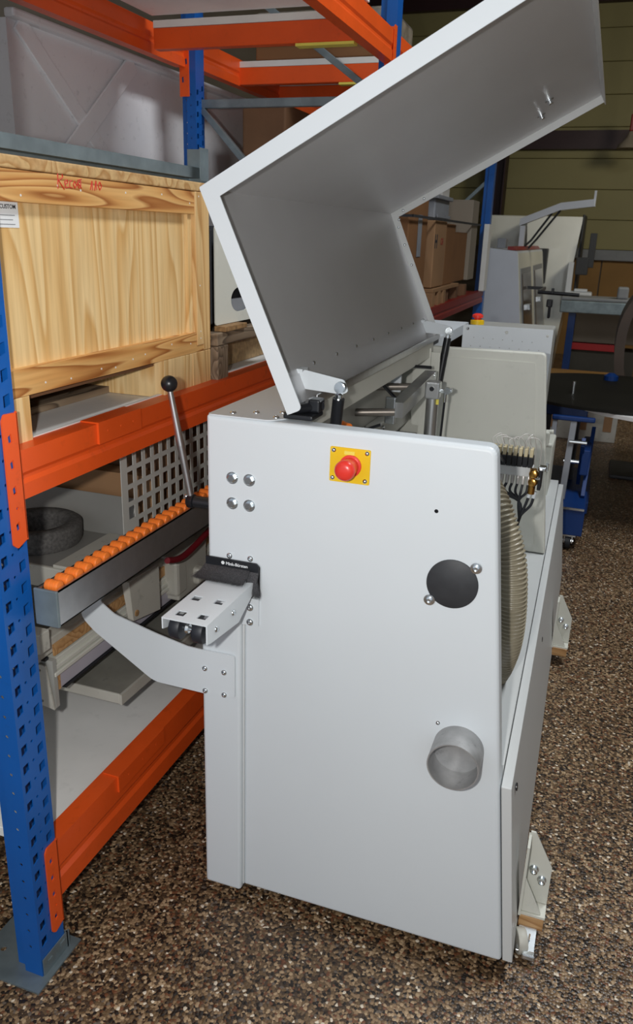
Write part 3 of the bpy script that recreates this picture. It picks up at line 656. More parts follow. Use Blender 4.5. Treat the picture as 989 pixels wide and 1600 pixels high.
# --- crank lever
lv = MB().cyl((-.820, 1.712, 1.102), (-.912, 1.706, 1.104), .015, n=24).lathe((-.912, 1.706, 1.104), (-1, 0, 0), [(.015, 0), (.018, .002), (.018, .016), (.014, .02)], 20).build('lever_hub', 'black', mc, 50)
rt, rbm = Vector((-.965, 1.690, 1.388)), Vector((-.922, 1.706, 1.110))
MB().cyl(rbm, rbm.lerp(rt, .5), .0085, .0100, n=16).cyl(rbm.lerp(rt, .5), rt, .0100, .0065, n=16).build('lever_rod', 'steel', lv, 50)
MB().ball(rt + Vector((-.001, 0, .012)), .020, 24).build('lever_knob', 'black', lv, 80)
MB().ball(rbm + Vector((-.012, -.004, .006)), .006, 12).build('grub_screw', 'zinc', lv, 80)

# ------------------------------------------------------------------ pallet rack
rk = root('pallet_rack', (-1.6, 4.0, 0), 'tall blue and orange pallet rack running along the left side behind the machine', 'rack')
FX = -1.08
def postmesh(h, holes=True, zh=2.0):
    m = MB(); n_ = int((zh if holes else 0) / .05); hs = []
    for k in range(n_):
        z = .10 + k * .05
        hs.append([(.009, z - .013), (.028, z - .007), (.028, z + .014), (.009, z + .012)])
        hs.append([(.061, z + .010), (.080, z + .016), (.080, z + .038), (.061, z + .034)])
        hs.append(circle(.0445, z + .008, .0038, 8))
    # face plate: local u = Y offset, v = z, on plane X = 0 facing +X
    m.plate([(0, 0), (.09, 0), (.09, h), (0, h)], hs, (-.0025, 0, 0), (0, 1, 0), (0, 0, 1), .0025)
    # near and far flanges with round holes
    for y in (0, .0875):
        hs2 = [circle(-.028, .09 + k * .05, .0045, 8) for k in range(n_)]
        m.plate([(-.048, 0), (-.0025, 0), (-.0025, h), (-.048, h)], hs2, (0, y + .0025, 0), (1, 0, 0), (0, 0, 1), .0025)
        yy = y + .014 if y == 0 else y - .014
        m.box((-.0505, min(y, yy), 0), (-.048, max(y, yy) + .0025, h))
        hs3 = [circle(-.058, .115 + k * .05, .004, 8) for k in range(n_)]
        m.plate([(-.082, 0), (-.0505, 0), (-.0505, h), (-.082, h)], hs3, (0, yy + .0025, 0), (1, 0, 0), (0, 0, 1), .0025)
    return m
pm = protomesh(postmesh(3.4, True, 2.4), 'post', 'blue')
pm2 = protomesh(postmesh(3.4, False), 'post_far', 'blue')
inst(pm, 'post', rk, (FX, 1.187, 0))
Q180 = Matrix.Rotation(math.pi, 3, 'Z').to_quaternion()
for (x, y, m_, q) in ((FX, 4.05, pm2, None), (FX, 7.62, pm2, None), (-2.14, 1.277, pm2, Q180), (-2.07, 3.97, pm, None), (-2.14, 7.71, pm2, Q180)):
    inst(m_, 'post', rk, (x, y, 0), q)
# foot plate
ftp = MB().plate([(-.19, -.055), (.02, -.055), (.02, .115), (-.19, .115)], [circle(-.145, .02, .008, 12), circle(-.145, .085, .008, 12)], (FX, 1.2, 0), (1, 0, 0), (0, 1, 0), .005).build('foot_plate', 'galv', rk)
MB().box((FX + .001, 1.190, .005), (FX + .004, 1.292, .055)).box((FX - .055, 1.282, .005), (FX + .004, 1.286, .055)).box((FX + .004, 1.205, .028), (FX + .007, 1.222, .040)).box((FX + .004, 1.255, .032), (FX + .007, 1.272, .044)).build('foot_bracket', 'galv', ftp)
# beams : C shaped box beams with a pressed groove on the front
def beam(x, y0, y1, z1, h=.135, w_=.05, name='beam'):
    z0 = z1 - h; g = .006
    pf = [(x, z1), (x, z0 + h * .55), (x - g, z0 + h * .47), (x - g, z0 + h * .40), (x, z0 + h * .32), (x, z0), (x - w_, z0), (x - w_, z1)]
    return MB().prism([(px, y0, pz) for px, pz in pf], (0, y1 - y0, 0)).build(name, 'orange', rk)
lower = beam(FX - .002, 1.279, 4.05, .335, .165)
mid = beam(FX - .002, 1.279, 4.05, 1.316, .104)
upA = beam(FX - .002, 1.279, 4.05, 2.64, .13)
far_beam = beam(FX - .002, 4.14, 7.62, 1.316, .104); far_beam.data.materials[0] = M['red_dim']; far_beam['label'] = 'orange beam of the far bay, coloured dull dark red as distance dims it'; beam(FX - .002, 4.14, 7.62, 2.64, .13); beam(FX - .002, 4.14, 7.62, .335, .15)  # far beam: fall-off of light put into the colour of an orange beam
for z, h in ((.335, .165), (1.316, .104), (2.64, .13)):
    beam(-2.125, 1.279, 3.965, z, h); beam(-2.075, 4.065, 7.62, z, h)
# connectors hooked on the posts
def connector(y, z0, z1, x=FX, flip=False, name='beam_connector'):
    h = z1 - z0
    hs = [[(.014, z0 + t), (.024, z0 + t + .004), (.022, z0 + t + .022), (.012, z0 + t + .016)] for t in (.035, h * .40, h * .59, h * .78)] + [circle(.021, z0 + h * .30, .004, 8)]
    m = MB().plate(roundpoly([(0.0, z0 + .01), (.012, z0), (.044, z0 + .012), (.044, z1 - .002), (.008, z1), (0, z1 - .012)], .004), hs, (x + .0005, y, 0), (0, 1, 0), (0, 0, 1), .004)
    m.box((x - .05, y + .042, z0 + .01), (x + .0045, y + .045, z1))
    return m.build(name, 'orange', rk)
connector(1.233, .092, .352); connector(1.233, 1.118, 1.400)
connector(4.005, 2.40, 2.66); connector(4.005, 1.13, 1.39)
m_ = MB().plate([(-2.156, 2.38), (-2.104, 2.38), (-2.104, 2.70), (-2.156, 2.70)], [[(-2.143, 2.44), (-2.133, 2.445), (-2.135, 2.47), (-2.145, 2.465)], [(-2.123, 2.52), (-2.113, 2.525), (-2.115, 2.55), (-2.125, 2.545)]], (0, 3.969, 0), (1, 0, 0), (0, 0, 1), .004); m_.build('beam_connector', 'orange', rk)
# splice plates on beams
RIVO = protomesh(MB().lathe((0, 0, 0), (0, 0, 1), [(.0035, 0), (.003, .0012), (.001, .0018)], 10), 'painted_rivet', 'orange')
def splice(y0, y1, z):
    m = MB().prism([(FX - .045, y0, z), (FX - .045, y0, z + .004), (FX + .005, y0, z + .004), (FX + .005, y0, z - .048), (FX - .0015, y0, z - .048), (FX - .0015, y0, z)], (0, y1 - y0, 0))
    s = m.build('safety_clip', 'orange', rk)
    for t in (.2, .5, .8): inst(RIVO, 'rivet', s, (FX + .004, y0 + (y1 - y0) * t, z - .022), qdir((1, 0, 0)))
splice(1.55, 1.735, 1.317); splice(1.545, 1.79, .336)
# boards
B((-2.09, 1.285, .296), (FX - .053, 4.04, .324), 'shelf_board', 'board', rk, .002)
B((-2.09, 1.285, 1.290), (FX - .053, 4.04, 1.306), 'shelf_board', 'board', rk, .002)
MB().box((FX - .062, 1.285, 1.306), (FX - .050, 4.04, 1.318), .001).build('board_edge', 'boardedge', rk)
B((-2.09, 4.15, 1.290), (FX - .053, 7.6, 1.306), 'shelf_board', 'red_dim', rk, .002)
B((-2.09, -0.3, 2.648), (FX - .0, 3.60, 2.668), 'shelf_board', 'board', rk, .002)
# cross bars between front and rear beams, with white battens on top
for y in (3.60, 4.50, 5.08):
    s = B((-2.085, y, 2.515), (FX - .053, y + .05, 2.600), 'crossbar', 'orange', rk, .004)
    B((-2.085, y + .001, 2.601), (FX - .053, y + .045, 2.630), 'batten', 'boardedge', s)
    B((-1.40 if y < 4 else -1.5, y - .002, 2.503), (-1.14 if y < 4 else -1.3, y + .05, 2.514), 'marking_tape', 'tape', s)
# frame bracing in the plane of the second frame
MB().box((-2.08, 4.03, 2.335), (-1.10, 4.06, 2.375), .003).build('frame_brace', 'galv', rk)
def bar(p, q, name, material, parent, wx=.018, wy=.03):
    p, q = Vector(p), Vector(q); d = q - p; qt = d.to_track_quat('Z', 'Y').to_matrix().to_4x4(); qt.translation = p
    return MB().box((-wx, -wy / 2, 0), (wx, wy / 2, d.length), .002, qt).build(name, material, parent)
bar((-2.07, 4.045, 2.33), (-1.12, 4.045, 1.35), 'frame_brace', 'galv', rk)
bar((-1.12, 4.045, 2.35), (-2.04, 4.045, 2.99), 'frame_brace', 'galv', rk)
bar((-2.07, 4.3, 3.2), (-1.5, 4.6, 2.5), 'frame_brace', 'galv', rk) if 0 else None
bar((-1.13, 7.66, 2.25), (-2.07, 7.66, 1.35), 'frame_brace', 'galv', rk)
bar((-2.07, 1.232, .35), (-1.15, 1.232, 1.25), 'frame_brace', 'galv', rk)

# ------------------------------------------------------------------ wooden crate on the middle shelf
CX = -1.12
cr = root('wooden_crate', (-1.6, 1.75, 1.306), 'pale pine plywood crate with red handwriting standing on the middle rack shelf', 'crate')
Zb, Zt, Ya, Yb = 1.412, 1.870, 1.305, 2.215
pn = B((-2.0, Ya + .012, Zb + .02), (CX - .020, Yb - .016, Zt - .03), 'plywood_panel', 'ply', cr)
B((CX - .02, Ya, 1.792), (CX, 2.128, 1.852), 'top_rail', 'pine', cr, .002)
B((-2.02, Ya - .004, 1.853), (CX + .003, Yb + .002, 1.877), 'lid_board', 'pinex', cr, .003)
tb_ = MB().hexa([(CX - .02, Ya, 1.412), (CX, Ya, 1.412), (CX, Yb - .002, 1.412), (CX - .02, Yb - .002, 1.412), (CX - .02, Ya, 1.468), (CX, Ya, 1.468), (CX, 2.128, 1.468), (CX - .02, 2.128, 1.468)])
tb_.build('bottom_rail', 'pine', cr)
B((CX - .019, Ya - .002, 1.468), (CX - .0, 1.320, 1.792), 'corner_post', 'pinev', cr, .002)
B((CX - .019, 2.128, 1.430), (CX + .003, 2.170, 1.852), 'corner_post', 'pinev', cr, .002)
B((-2.0, 2.171, 1.412), (CX + .001, 2.215, 1.852), 'end_panel', 'pinev', cr, .002)
B((CX - .022, 2.104, 1.468), (CX - .010, 2.128, 1.792), 'inner_edge', 'ply', cr)
for y0, y1 in ((1.325, 1.375), (1.935, 2.215)):
    xf = CX + .0
    B((-2.0, y0, 1.307), (xf, y1 if y1 < 2 else 2.10, 1.411), 'foot', 'ply', cr, .002)
B((CX - .10, 2.101, 1.307), (CX + .001, 2.214, 1.411), 'foot', 'pinev', cr, .002)
B((-1.60, 1.42, 1.307), (-1.30, 2.10, 1.325), 'bottom_slat', 'oldwood', cr)
B((-1.98, 1.38, 1.395), (CX - .03, 1.93, 1.411), 'bottom_slat', 'cardd', cr)
# paper label
lb = B((CX - .0195, 1.322, 1.744), (CX - .0188, 1.412, 1.804), 'paper_label', 'paper', cr)
U, V = (0, 1, 0), (0, 0, 1)
text_mb('H-CUSTOM', .0115, (CX - .0186, 1.346, 1.7795), U, V, .0002, .0002).build('label_text', 'ink', lb)
lnm = MB()
for k, z in enumerate((1.7665, 1.7580, 1.7495)): lnm.box((CX - .0187, 1.335, z), (CX - .0184, 1.400 - .006 * (k % 2), z + .0015))
lnm.build('small_print', 'gcrate', lb)
# handwriting: Record 110
strokes = [[(0, 0), (.002, .028), (.012, .027), (.014, .020), (.003, .014), (.016, -.001)], [(.019, .008), (.026, .011), (.024, .016), (.018, .012), (.02, .002), (.027, .003)],
    [(.037, .015), (.031, .013), (.030, .003), (.037, .002)], [(.044, .014), (.040, .008), (.044, .002), (.049, .008), (.044, .014)], [(.055, .014), (.051, .008), (.055, .002), (.060, .006), (.060, .015), (.051, .012), (.062, .002)], [(.052, .016), (.063, .018)],
    [(.086, .000), (.092, .016), (.092, -.001)], [(.098, -.001), (.103, .017), (.104, .000)], [(.114, .015), (.109, .008), (.113, .000), (.119, .007), (.114, .015)]]
for n_word, part in enumerate((strokes[:6], strokes[6:])):
  hw = MB()
  for s in part:
    for p, q in zip(s, s[1:]):
        p3 = Vector((CX + .0006, 1.520 + p[0] * 1.35, 1.824 + p[1] * 1.15 + p[0] * .05)); q3 = Vector((CX + .0006, 1.520 + q[0] * 1.35, 1.824 + q[1] * 1.15 + q[0] * .05)); hw.tube([p3, q3], .0011, 6)
  hw.build('handwriting', 'redink', cr)
nl = protomesh(MB().lathe((0, 0, 0), (0, 0, 1), [(.0024, 0), (.0024, .0006)], 8), 'nail_head', 'boardedge')
for y, z in ((1.40, 1.805), (1.52, 1.83), (1.60, 1.825), (1.78, 1.83), (1.95, 1.835), (2.10, 1.82), (1.43, 1.43), (1.52, 1.425), (1.64, 1.43), (1.70, 1.425), (1.78, 1.435), (1.84, 1.44), (1.98, 1.45), (2.09, 1.44)): inst(nl, 'nail', cr, (CX, y, z), qdir((1, 0, 0)))
for z in (1.45, 1.47, 1.60, 1.84): inst(nl, 'nail', cr, (CX + .003, 2.148, z), qdir((1, 0, 0)))
# galvanised rail on top
gl = root('galvanized_rail', (-1.17, 1.9, 1.878), 'long grey galvanized channel lying on top of the wooden crate', 'rail')
MB().box((-1.21, .95, 1.878), (-1.207, 2.27, 1.925)).box((-1.173, .95, 1.896), (-1.17, 2.27, 1.922)).box((-1.21, .95, 1.893), (-1.17, 2.27, 1.896)).build('channel', 'galv', gl)
MB().box((-1.211, 2.262, 1.878), (-1.145, 2.265, 1.972)).box((-1.147, 2.215, 1.885), (-1.144, 2.265, 1.972)).build('end_plate', 'galv', gl)
# white machine housing and old pallets behind the crate
wh = root('white_housing', (-1.4, 2.7, 1.445), 'white sheet metal housing with oval hole behind the crate, on old timbers', 'housing')
oval = [( 2.425 + .060 * math.cos(t) + (.03 if math.cos(t) > 0 else -.0), 1.545 + .038 * math.sin(t)) for t in [2 * math.pi * i / 24 for i in range(24)]]
MB().plate(rrect(2.255, 1.476, 3.2, 1.765, .01), [oval], (-1.125, 0, 0), (0, 1, 0), (0, 0, 1), .004).build('front_plate', 'cream', wh)
B((-1.8, 2.255, 1.476), (-1.16, 3.2, 1.765), 'housing_body', 'darkgrey', wh)
MB().box((-1.155, 2.38, 1.50), (-1.135, 2.62, 1.545)).build('inner_rail', 'gcrate', wh)
B((-1.17, 2.240, 1.48), (-1.130, 2.254, 1.755), 'edge_strip', 'rubber', wh, .003)
B((-1.13, 2.262, 1.458), (-1.09, 2.42, 1.474), 'metal_foot', 'rust', wh, .002)
pl_ = root('timber_skid', (-1.4, 2.7, 1.306), 'old grey timber skid under the white housing, right of the crate', 'skid')
B((-1.19, 2.225, 1.418), (-1.10, 2.72, 1.457), 'timber', 'oldwood', pl_, .004)
B((-1.19, 2.225, 1.307), (-1.10, 2.30, 1.417), 'timber_leg', 'oldwoodz', pl_, .004)
B((-1.50, 2.26, 1.307), (-1.22, 3.0, 1.417), 'chipboard_block', 'chip', pl_, .004)
B((-1.8, 2.5, 1.418), (-1.20, 3.1, 1.457), 'timber', 'oldwood', pl_, .004)

# ------------------------------------------------------------------ stored old saw on the lower shelf
om = root('stored_saw', (-1.6, 2.2, .324), 'dismantled old cream sliding table saw lying on the lower rack shelf', 'saw')
B((-2.0, 1.42, .326), (-1.52, 3.3, .86), 'cabinet_body', 'dirty', om, .006)
# main grey table slab with white front lip
MB().hexa([(-1.95, 1.68, .845), (-1.25, 1.68, .845), (-1.25, 2.0, .845), (-1.95, 3.2, .845), (-1.95, 1.68, .862), (-1.25, 1.68, .862), (-1.25, 2.0, .862), (-1.95, 3.2, .862)]).build('table_plate', 'slabg', om)
MB().box((-1.95, 1.665, .800), (-1.245, 1.679, .864), .004).build('table_lip', 'dirty', om)
MB().box((-1.335, 1.672, .8625), (-1.255, 1.945, .872), .002).build('white_fence_strip', 'dirty', om)
MB().box((-1.95, 1.95, .863), (-1.27, 1.965, .985), .002, Matrix.Translation((0, 1.95, .863)) @ Matrix.Rotation(-.5, 4, 'X') @ Matrix.Translation((0, -1.95, -.863))).build('grey_panel', 'slabg', om)
# aluminium profiles along Y
px = -1.235
B((px - .045, 1.47, .700), (px - .002, 3.2, .742), 'top_profile', 'dirty', om, .003)
B((px - .0015, 1.52, .690), (px + .004, 3.2, .722), 'wood_strip', 'tan' if 0 else 'beech', om)
MB().box((px - .03, 1.50, .655), (px + .014, 3.2, .668), .002).box((px - .03, 1.50, .668), (px + .006, 3.2, .684), .002).box((px - .03, 1.50, .640), (px + .018, 3.2, .652), .002).build('slide_rail', 'cream', om)
B((px - .03, 1.53, .590), (px + .006, 3.2, .639), 'lilac_profile', 'lilac', om, .002)
B((px - .03, 1.515, .590), (px + .008, 1.53, .636), 'wood_end', 'beech', om)
B((px - .035, 1.545, .583), (px + .012, 3.2, .589), 'seal_strip', 'black', om)
# tray
MB().hexa([(-1.46, 1.665, .508), (-1.135, 1.665, .508), (-1.115, 2.3, .508), (-1.46, 2.3, .508), (-1.46, 1.665, .517), (-1.135, 1.665, .517), (-1.115, 2.3, .517), (-1.46, 2.3, .517)]).build('lower_tray', 'trayg', om)
MB().box((-1.46, 1.657, .486), (-1.135, 1.665, .518), .003).hexa([(-1.135, 1.657, .486), (-1.127, 1.657, .486), (-1.107, 2.3, .486), (-1.115, 2.3, .486), (-1.135, 1.657, .518), (-1.127, 1.657, .518), (-1.107, 2.3, .518), (-1.115, 2.3, .518)]).build('tray_rim', 'dirty', om)
B((-1.54, 1.70, .47), (-1.44, 2.3, .507), 'tray_arm', 'dirty', om)
# square tube end and plates
MB().plate([(-.045, -.022), (.0, -.022), (.0, .022), (-.045, .022)], [[(-.040, -.017), (-.005, -.017), (-.005, .017), (-.040, .017)]], (px - .0, 1.47, .721), (1, 0, 0), (0, 0, 1), .010).build('tube_end', 'greyin', om)
MB().box((px - .040, 1.462, .700), (px - .012, 1.468, .738), .003).cyl((px - .026, 1.462, .718), (px - .026, 1.458, .718), .006).box((px - .075, 1.463, .690), (px - .035, 1.467, .712), .002).build('end_fitting', 'dirty', om)
pe = MB().plate([(-1.335, .575), (-1.214, .555), (-1.232, .680), (-1.335, .690)], [circle(-1.305, .66, .004, 8), circle(-1.25, .575, .004, 8), circle(-1.25, .665, .004, 8), circle(-1.31, .60, .004, 8)], (0, 1.485, 0), (1, 0, 0), (0, 0, 1), .005).build('end_plate', 'dirty', om)
B((-1.60, 1.495, .55), (-1.22, 1.51, .69), 'cross_plate', 'greyin', om)
MB().box((-1.30, 1.486, .690), (-1.235, 1.50, .698)).build('dark_strip', 'black', om)
B((-1.40, 1.43, .745), (-1.20, 1.47, .80), 'support_block', 'dirty', om, .003)
# cream bracket hanging in front of the profiles
cb = MB().hexa([(-1.195, 1.83, .655), (-1.188, 1.83, .655), (-1.178, 1.965, .635), (-1.185, 1.965, .635), (-1.195, 1.815, .785), (-1.188, 1.815, .785), (-1.178, 1.965, .785), (-1.185, 1.965, .785)]).build('cream_bracket', 'dirty', om)
MB().hexa([(-1.20, 1.822, .655), (-1.188, 1.830, .655), (-1.195, 1.815, .785), (-1.21, 1.81, .785)] + [(-1.20, 1.828, .655), (-1.188, 1.834, .655), (-1.195, 1.821, .785), (-1.21, 1.816, .785)]).build('bracket_fold', 'dirty', cb)
MB().lathe((-1.187, 1.845, .675), (1, 0, 0), [(.010, 0), (.010, .003), (.006, .004)], 14).build('bracket_bolt', 'rust', cb)
# end block of the slide with handle
blk = B((-1.265, 2.09, .615), (-1.185, 2.16, .742), 'slide_block', 'dirty', om, .012)
B((-1.275, 2.10, .60), (-1.187, 2.30, .75), 'slide_block_body', 'dirty', om, .006)
MB().box((-1.21, 2.20, .62), (-1.165, 2.24, .68), .01).build('knob', 'dirty', blk)
for k, (z, mt) in enumerate(((.70, 'greyin'), (.64, 'slabg'), (.55, 'greyin'), (.79, 'slabg'))):
    B((-1.42 + .02 * k, 2.0 + .1 * k, z), (-1.31, 3.4, z + .045), 'far_profile', mt, om, .004)
# perforated guard
hs = [[(1.795 + i * .047, .988 + j * .050), (1.825 + i * .047, .988 + j * .050), (1.825 + i * .047, 1.024 + j * .050), (1.795 + i * .047, 1.024 + j * .050)] for i in range(13) for j in range(-1, 5) if not (i == 0 and j == -1)]
pg = root('perforated_guard', (-1.165, 2.1, .9), 'grey sheet with rows of square holes standing behind the orange rollers', 'guard')
gd = MB().plate([(1.765, .950), (1.80, .944), (1.80, .905), (2.44, .905), (2.44, 1.27), (1.765, 1.27)], hs, (-1.165, 0, 0), (0, 1, 0), (0, 0, 1), .002).build('sheet', 'guardm', pg)
MB().box((-1.175, 2.0, .87), (-1.165, 2.03, .94)).box((-1.175, 2.35, .74), (-1.165, 2.38, .94)).build('guard_stay', 'greyin', pg)
# circular bristle ring on the table
rg = MB(); nseg = 60
rg.lathe((-1.50, 1.825, .863), (0, 0, 1), [(.080, 0), (.122, 0), (.128, .012), (.128, .058), (.120, .064), (.088, .062), (.080, .05)], nseg, caps=False)
rg.f += [(k * 1 + 6 * nseg, (k + 1) % nseg + 6 * nseg, (k + 1) % nseg, k) for k in range(nseg)]
rgo = tag(rg.build('bristle_ring', 'ringm', None, 60), 'dark grey circular bristle ring lying on the stored saw table', 'brush')
# cardboard sheets behind
ck = root('cardboard_sheets', (-1.6, 2.35, .862), 'brown cardboard pieces stacked behind the perforated guard under the shelf', 'cardboard')
B((-1.9, 2.05, .863), (-1.24, 2.12, 1.03), 'sheet', 'card2', ck)
B((-1.9, 2.14, .863), (-1.24, 2.20, 1.16), 'sheet', 'cardd', ck)
B((-1.60, 2.25, .863), (-1.25, 3.2, 1.10), 'sheet', 'cardd', ck, .004)
tag(MB().tube(catmull([Vector((-1.11, 1.90, .835)), Vector((-1.11, 2.0, .812)), Vector((-1.12, 2.2, .83)), Vector((-1.135, 2.35, .85)), Vector((-1.14, 2.7, .875))], 10), .010, 12).build('red_hose', 'maroon', None, 60), 'dark red hose running below the orange roller rail', 'hose')
# white container with X bracing behind the rear posts
wc = root('steel_container', (-2.6, 4.4, 1.306), 'large light grey steel panel box with X shaped bracing behind the rack', 'container')
B((-3.2, 2.90, .0), (-2.32, 6.6, 2.50), 'side_wall', 'panel', wc)
B((-2.33, 2.90, 2.50), (-2.28, 6.6, 2.535), 'top_edge', 'panel', wc, .01)
bar((-2.313, 2.96, 2.50), (-2.313, 3.80, 1.85), 'brace', 'panel', wc, .006, .075)
bar((-2.303, 3.78, 2.50), (-2.303, 2.98, 1.85), 'brace', 'panel', wc, .006, .085)
# wrapped goods on the rack's top crossbars and boxes above
wr = root('wrapped_carton', (-1.55, 4.8, 2.631), 'brown carton under clear stretch film on the upper crossbars', 'carton')
B((-1.98, 4.50, 2.631), (-1.24, 5.0, 2.72), 'carton', 'card', wr, .006)
B((-1.985, 4.495, 2.70), (-1.235, 5.005, 2.86), 'film_wrap', 'film', wr, .02)
tag(B((-2.06, 4.5, 1.307), (-1.80, 5.3, 2.42), 'tall_crate', 'cardd', None, .01), 'dark brown crate seen between the frame brace and the open hood', 'crate')
tag(B((-1.05, 5.2, 2.645), (-.95, 5.3, 3.2), 'roof_strut', 'gcrate', None, .01), 'grey upright above the orange beam at the top', 'strut') if 0 else None

# ------------------------------------------------------------------ goods in the far rack bay
cb1 = root('tall_cardboard_box', (-1.5, 5.0, 1.306), 'tall brown cardboard box with a taped label, nearest behind the open hood', 'box')
B((-1.75, 4.75, 1.345), (-1.13, 5.25, 2.02), 'carton', 'card', cb1, .006)
B((-1.128, 4.98, 1.64), (-1.126, 5.08, 1.88), 'label', 'gcrate', cb1)
B((-1.6, 4.749, 1.345), (-1.50, 4.7492, 2.02), 'packing_tape', 'card2', cb1)
cb2 = B((-1.70, 4.85, 2.021), (-1.20, 5.2, 2.16), 'rolled_board', 'card2', None, .04); tag(cb2, 'pale rounded cardboard lying on top of the tall box', 'cardboard')
bh_ = root('lettered_box', (-1.4, 5.6, 1.43), 'brown box with the letter H standing on a small pallet', 'box')
B((-1.60, 5.45, 1.435), (-1.12, 5.85, 1.86), 'carton', 'card2', bh_, .006)
text_mb('H', .12, (-1.1195, 5.462, 1.69), (0, 1, 0), (0, 0, 1), .001, .003).build('lettering', 'ink', bh_)
text_mb('CH', .06, (-1.1195, 5.66, 1.71), (0, 1, 0), (0, 0, 1), .001, .001).build('lettering', 'red_dim', bh_)
gc = root('grey_stacking_crate', (-1.4, 5.7, 1.861), 'grey plastic stacking crate on top of the lettered box', 'crate')
MB().box((-1.42, 5.50, 1.862), (-1.14, 5.98, 2.00), .01).box((-1.44, 5.48, 1.995), (-1.12, 6.0, 2.02), .004).box((-1.13, 5.52, 1.88), (-1.125, 5.96, 1.90)).build('crate_shell', 'gcrate', gc)
plt = root('small_pallet', (-1.4, 5.7, 1.306), 'small brown wooden pallet under the lettered box', 'pallet')
for y in (5.42, 5.62, 5.80): B((-1.62, y, 1.307), (-1.10, y + .09, 1.405), 'block', 'card2', plt, .003)
for k in range(3): B((-1.62 + k * .19, 5.42, 1.406), (-1.48 + k * .19, 6.4, 1.43), 'deck_board', 'card2', plt, .002)
bx3 = root('stacked_brown_cartons', (-1.4, 6.2, 1.43), 'brown cartons behind the lettered box on the same shelf', 'carton')
B((-1.62, 5.90, 1.431), (-1.13, 6.25, 1.85), 'carton', 'card', bx3, .006); B((-1.62, 6.27, 1.431), (-1.15, 6.9, 1.80), 'carton', 'card', bx3, .006)
for y in (6.0, 6.4, 6.8): B((-1.60, y, 1.307), (-1.12, y + .1, 1.40), 'pallet_block', 'cardd', bx3, .003)
tag(B((-1.35, 6.9, 1.431), (-1.12, 7.2, 2.05), 'beige_board', 'walld', None, .004), 'narrow beige board leaning at the end of the shelf', 'board')
tag(B((-1.62, 7.0, 1.431), (-1.4, 7.3, 2.45), 'white_post_board', 'board', None, .004), 'white upright board at the back of the shelf end', 'board')
tag(B((-1.10, 7.44, 1.317), (-1.055, 7.61, 1.88), 'pale_board', 'boardedge', None, .004), 'pale narrow board standing against the far blue rack post', 'board')
wst = MB().box((-1.75, 4.73, 1.86), (-1.10, 4.735, 1.875)).box((-1.108, 4.73, 1.86), (-1.104, 7.3, 1.875)); tag(wst.build('strapping_band', 'darkgrey'), 'dark strap stretched round the boxes in the far bay', 'strap')

# ------------------------------------------------------------------ other machines in the hall
g1 = root('grey_panel_machine', (-.95, 8.3, 0), 'grey white machine cabinet with brown windows and an overhead swing arm, behind the shelf end', 'machine')
XT, XB_ = -.855, -.62     # sloping right face
MB().hexa([(-1.16, 8.0, .0), (XB_, 8.0, .0), (XB_, 10.8, .0), (-1.16, 10.8, .0), (-1.12, 8.0, 1.68), (XT, 8.0, 1.66), (XT, 10.8, 1.66), (-1.12, 10.8, 1.68)]).build('cabinet', 'gcnc', g1)
def wq(y0, y1, z0, z1, name, material, off=.004, par=g1):
    xs = lambda z: XB_ + z * ((XT - XB_) / 1.66)
    return MB().hexa([(xs(z0) , y0, z0), (xs(z0) + off, y0, z0), (xs(z0) + off, y1, z0), (xs(z0), y1, z0), (xs(z1), y0, z1), (xs(z1) + off, y0, z1), (xs(z1) + off, y1, z1), (xs(z1), y1, z1)]).build(name, material, par)
wq(8.02, 10.78, .1, 1.64, 'front_frame', 'cream', .006)
for y0, y1 in ((8.15, 9.15), (9.45, 10.6)):
    f_ = wq(y0, y1, .45, 1.50, 'window_frame', 'gcrate', .012); wq(y0 + .08, y1 - .08, .50, 1.45, 'window_glass', 'glassd', .02, f_)
wq(8.50, 8.66, 1.10, 1.15, 'handle', 'zinc', .05); wq(9.80, 9.96, 1.10, 1.15, 'handle', 'zinc', .05)
MB().hexa([(-.95, 8.02, 1.67), (-.87, 8.02, 1.665), (-.87, 10.7, 1.665), (-.95, 10.7, 1.67), (-.95, 8.02, 1.70), (-.90, 8.02, 1.70), (-.90, 10.7, 1.70), (-.95, 10.7, 1.70)]).build('red_top_cover', 'red_dim', g1)
B((-1.06, 8.1, 1.68), (-.98, 8.25, 1.77), 'junction_box', 'gcrate', g1, .006)
MB().hexa([(-.97, 9.0, 1.90), (-.58, 9.0, 2.06), (-.58, 9.12, 2.06), (-.97, 9.12, 1.90), (-.97, 9.0, 1.97), (-.58, 9.0, 2.13), (-.58, 9.12, 2.13), (-.97, 9.12, 1.97)]).hexa([(-.58, 9.0, 2.06), (-.26, 9.0, 2.10), (-.26, 9.12, 2.10), (-.58, 9.12, 2.06), (-.58, 9.0, 2.13), (-.26, 9.0, 2.17), (-.26, 9.12, 2.17), (-.58, 9.12, 2.13)]).box((-.96, 9.001, 1.66), (-.91, 9.119, 1.90)).box((-.27, 9.02, 2.10), (-.25, 9.10, 2.25)).build('overhead_arm', 'gcnc', g1)
MB().tube([(-.58, 9.05, 2.06), (-.78, 9.05, 1.78), (-.86, 9.05, 1.68)], .012, 6).build('arm_cable', 'darkgrey', g1)
MB().tube([(-.66, 9.05, 2.03), (-.84, 9.05, 1.76), (-.90, 9.05, 1.70)], .012, 6).build('arm_cable', 'darkgrey', g1)
MB().cyl((-.62, 7.9, 1.31), (-.25, 7.9, 1.30), .017, n=10).box((-.50, 7.88, 1.30), (-.475, 7.92, 1.35), .005).box((-.53, 7.87, 1.18), (-.475, 7.92, 1.25), .01).box((-.51, 7.87, 1.08), (-.485, 7.92, 1.19), .01).box((-.62, 7.89, 1.295), (-.60, 8.6, 1.325)).box((-.78, 8.58, 1.295), (-.60, 8.61, 1.325)).build('feed_bar', 'black', g1)
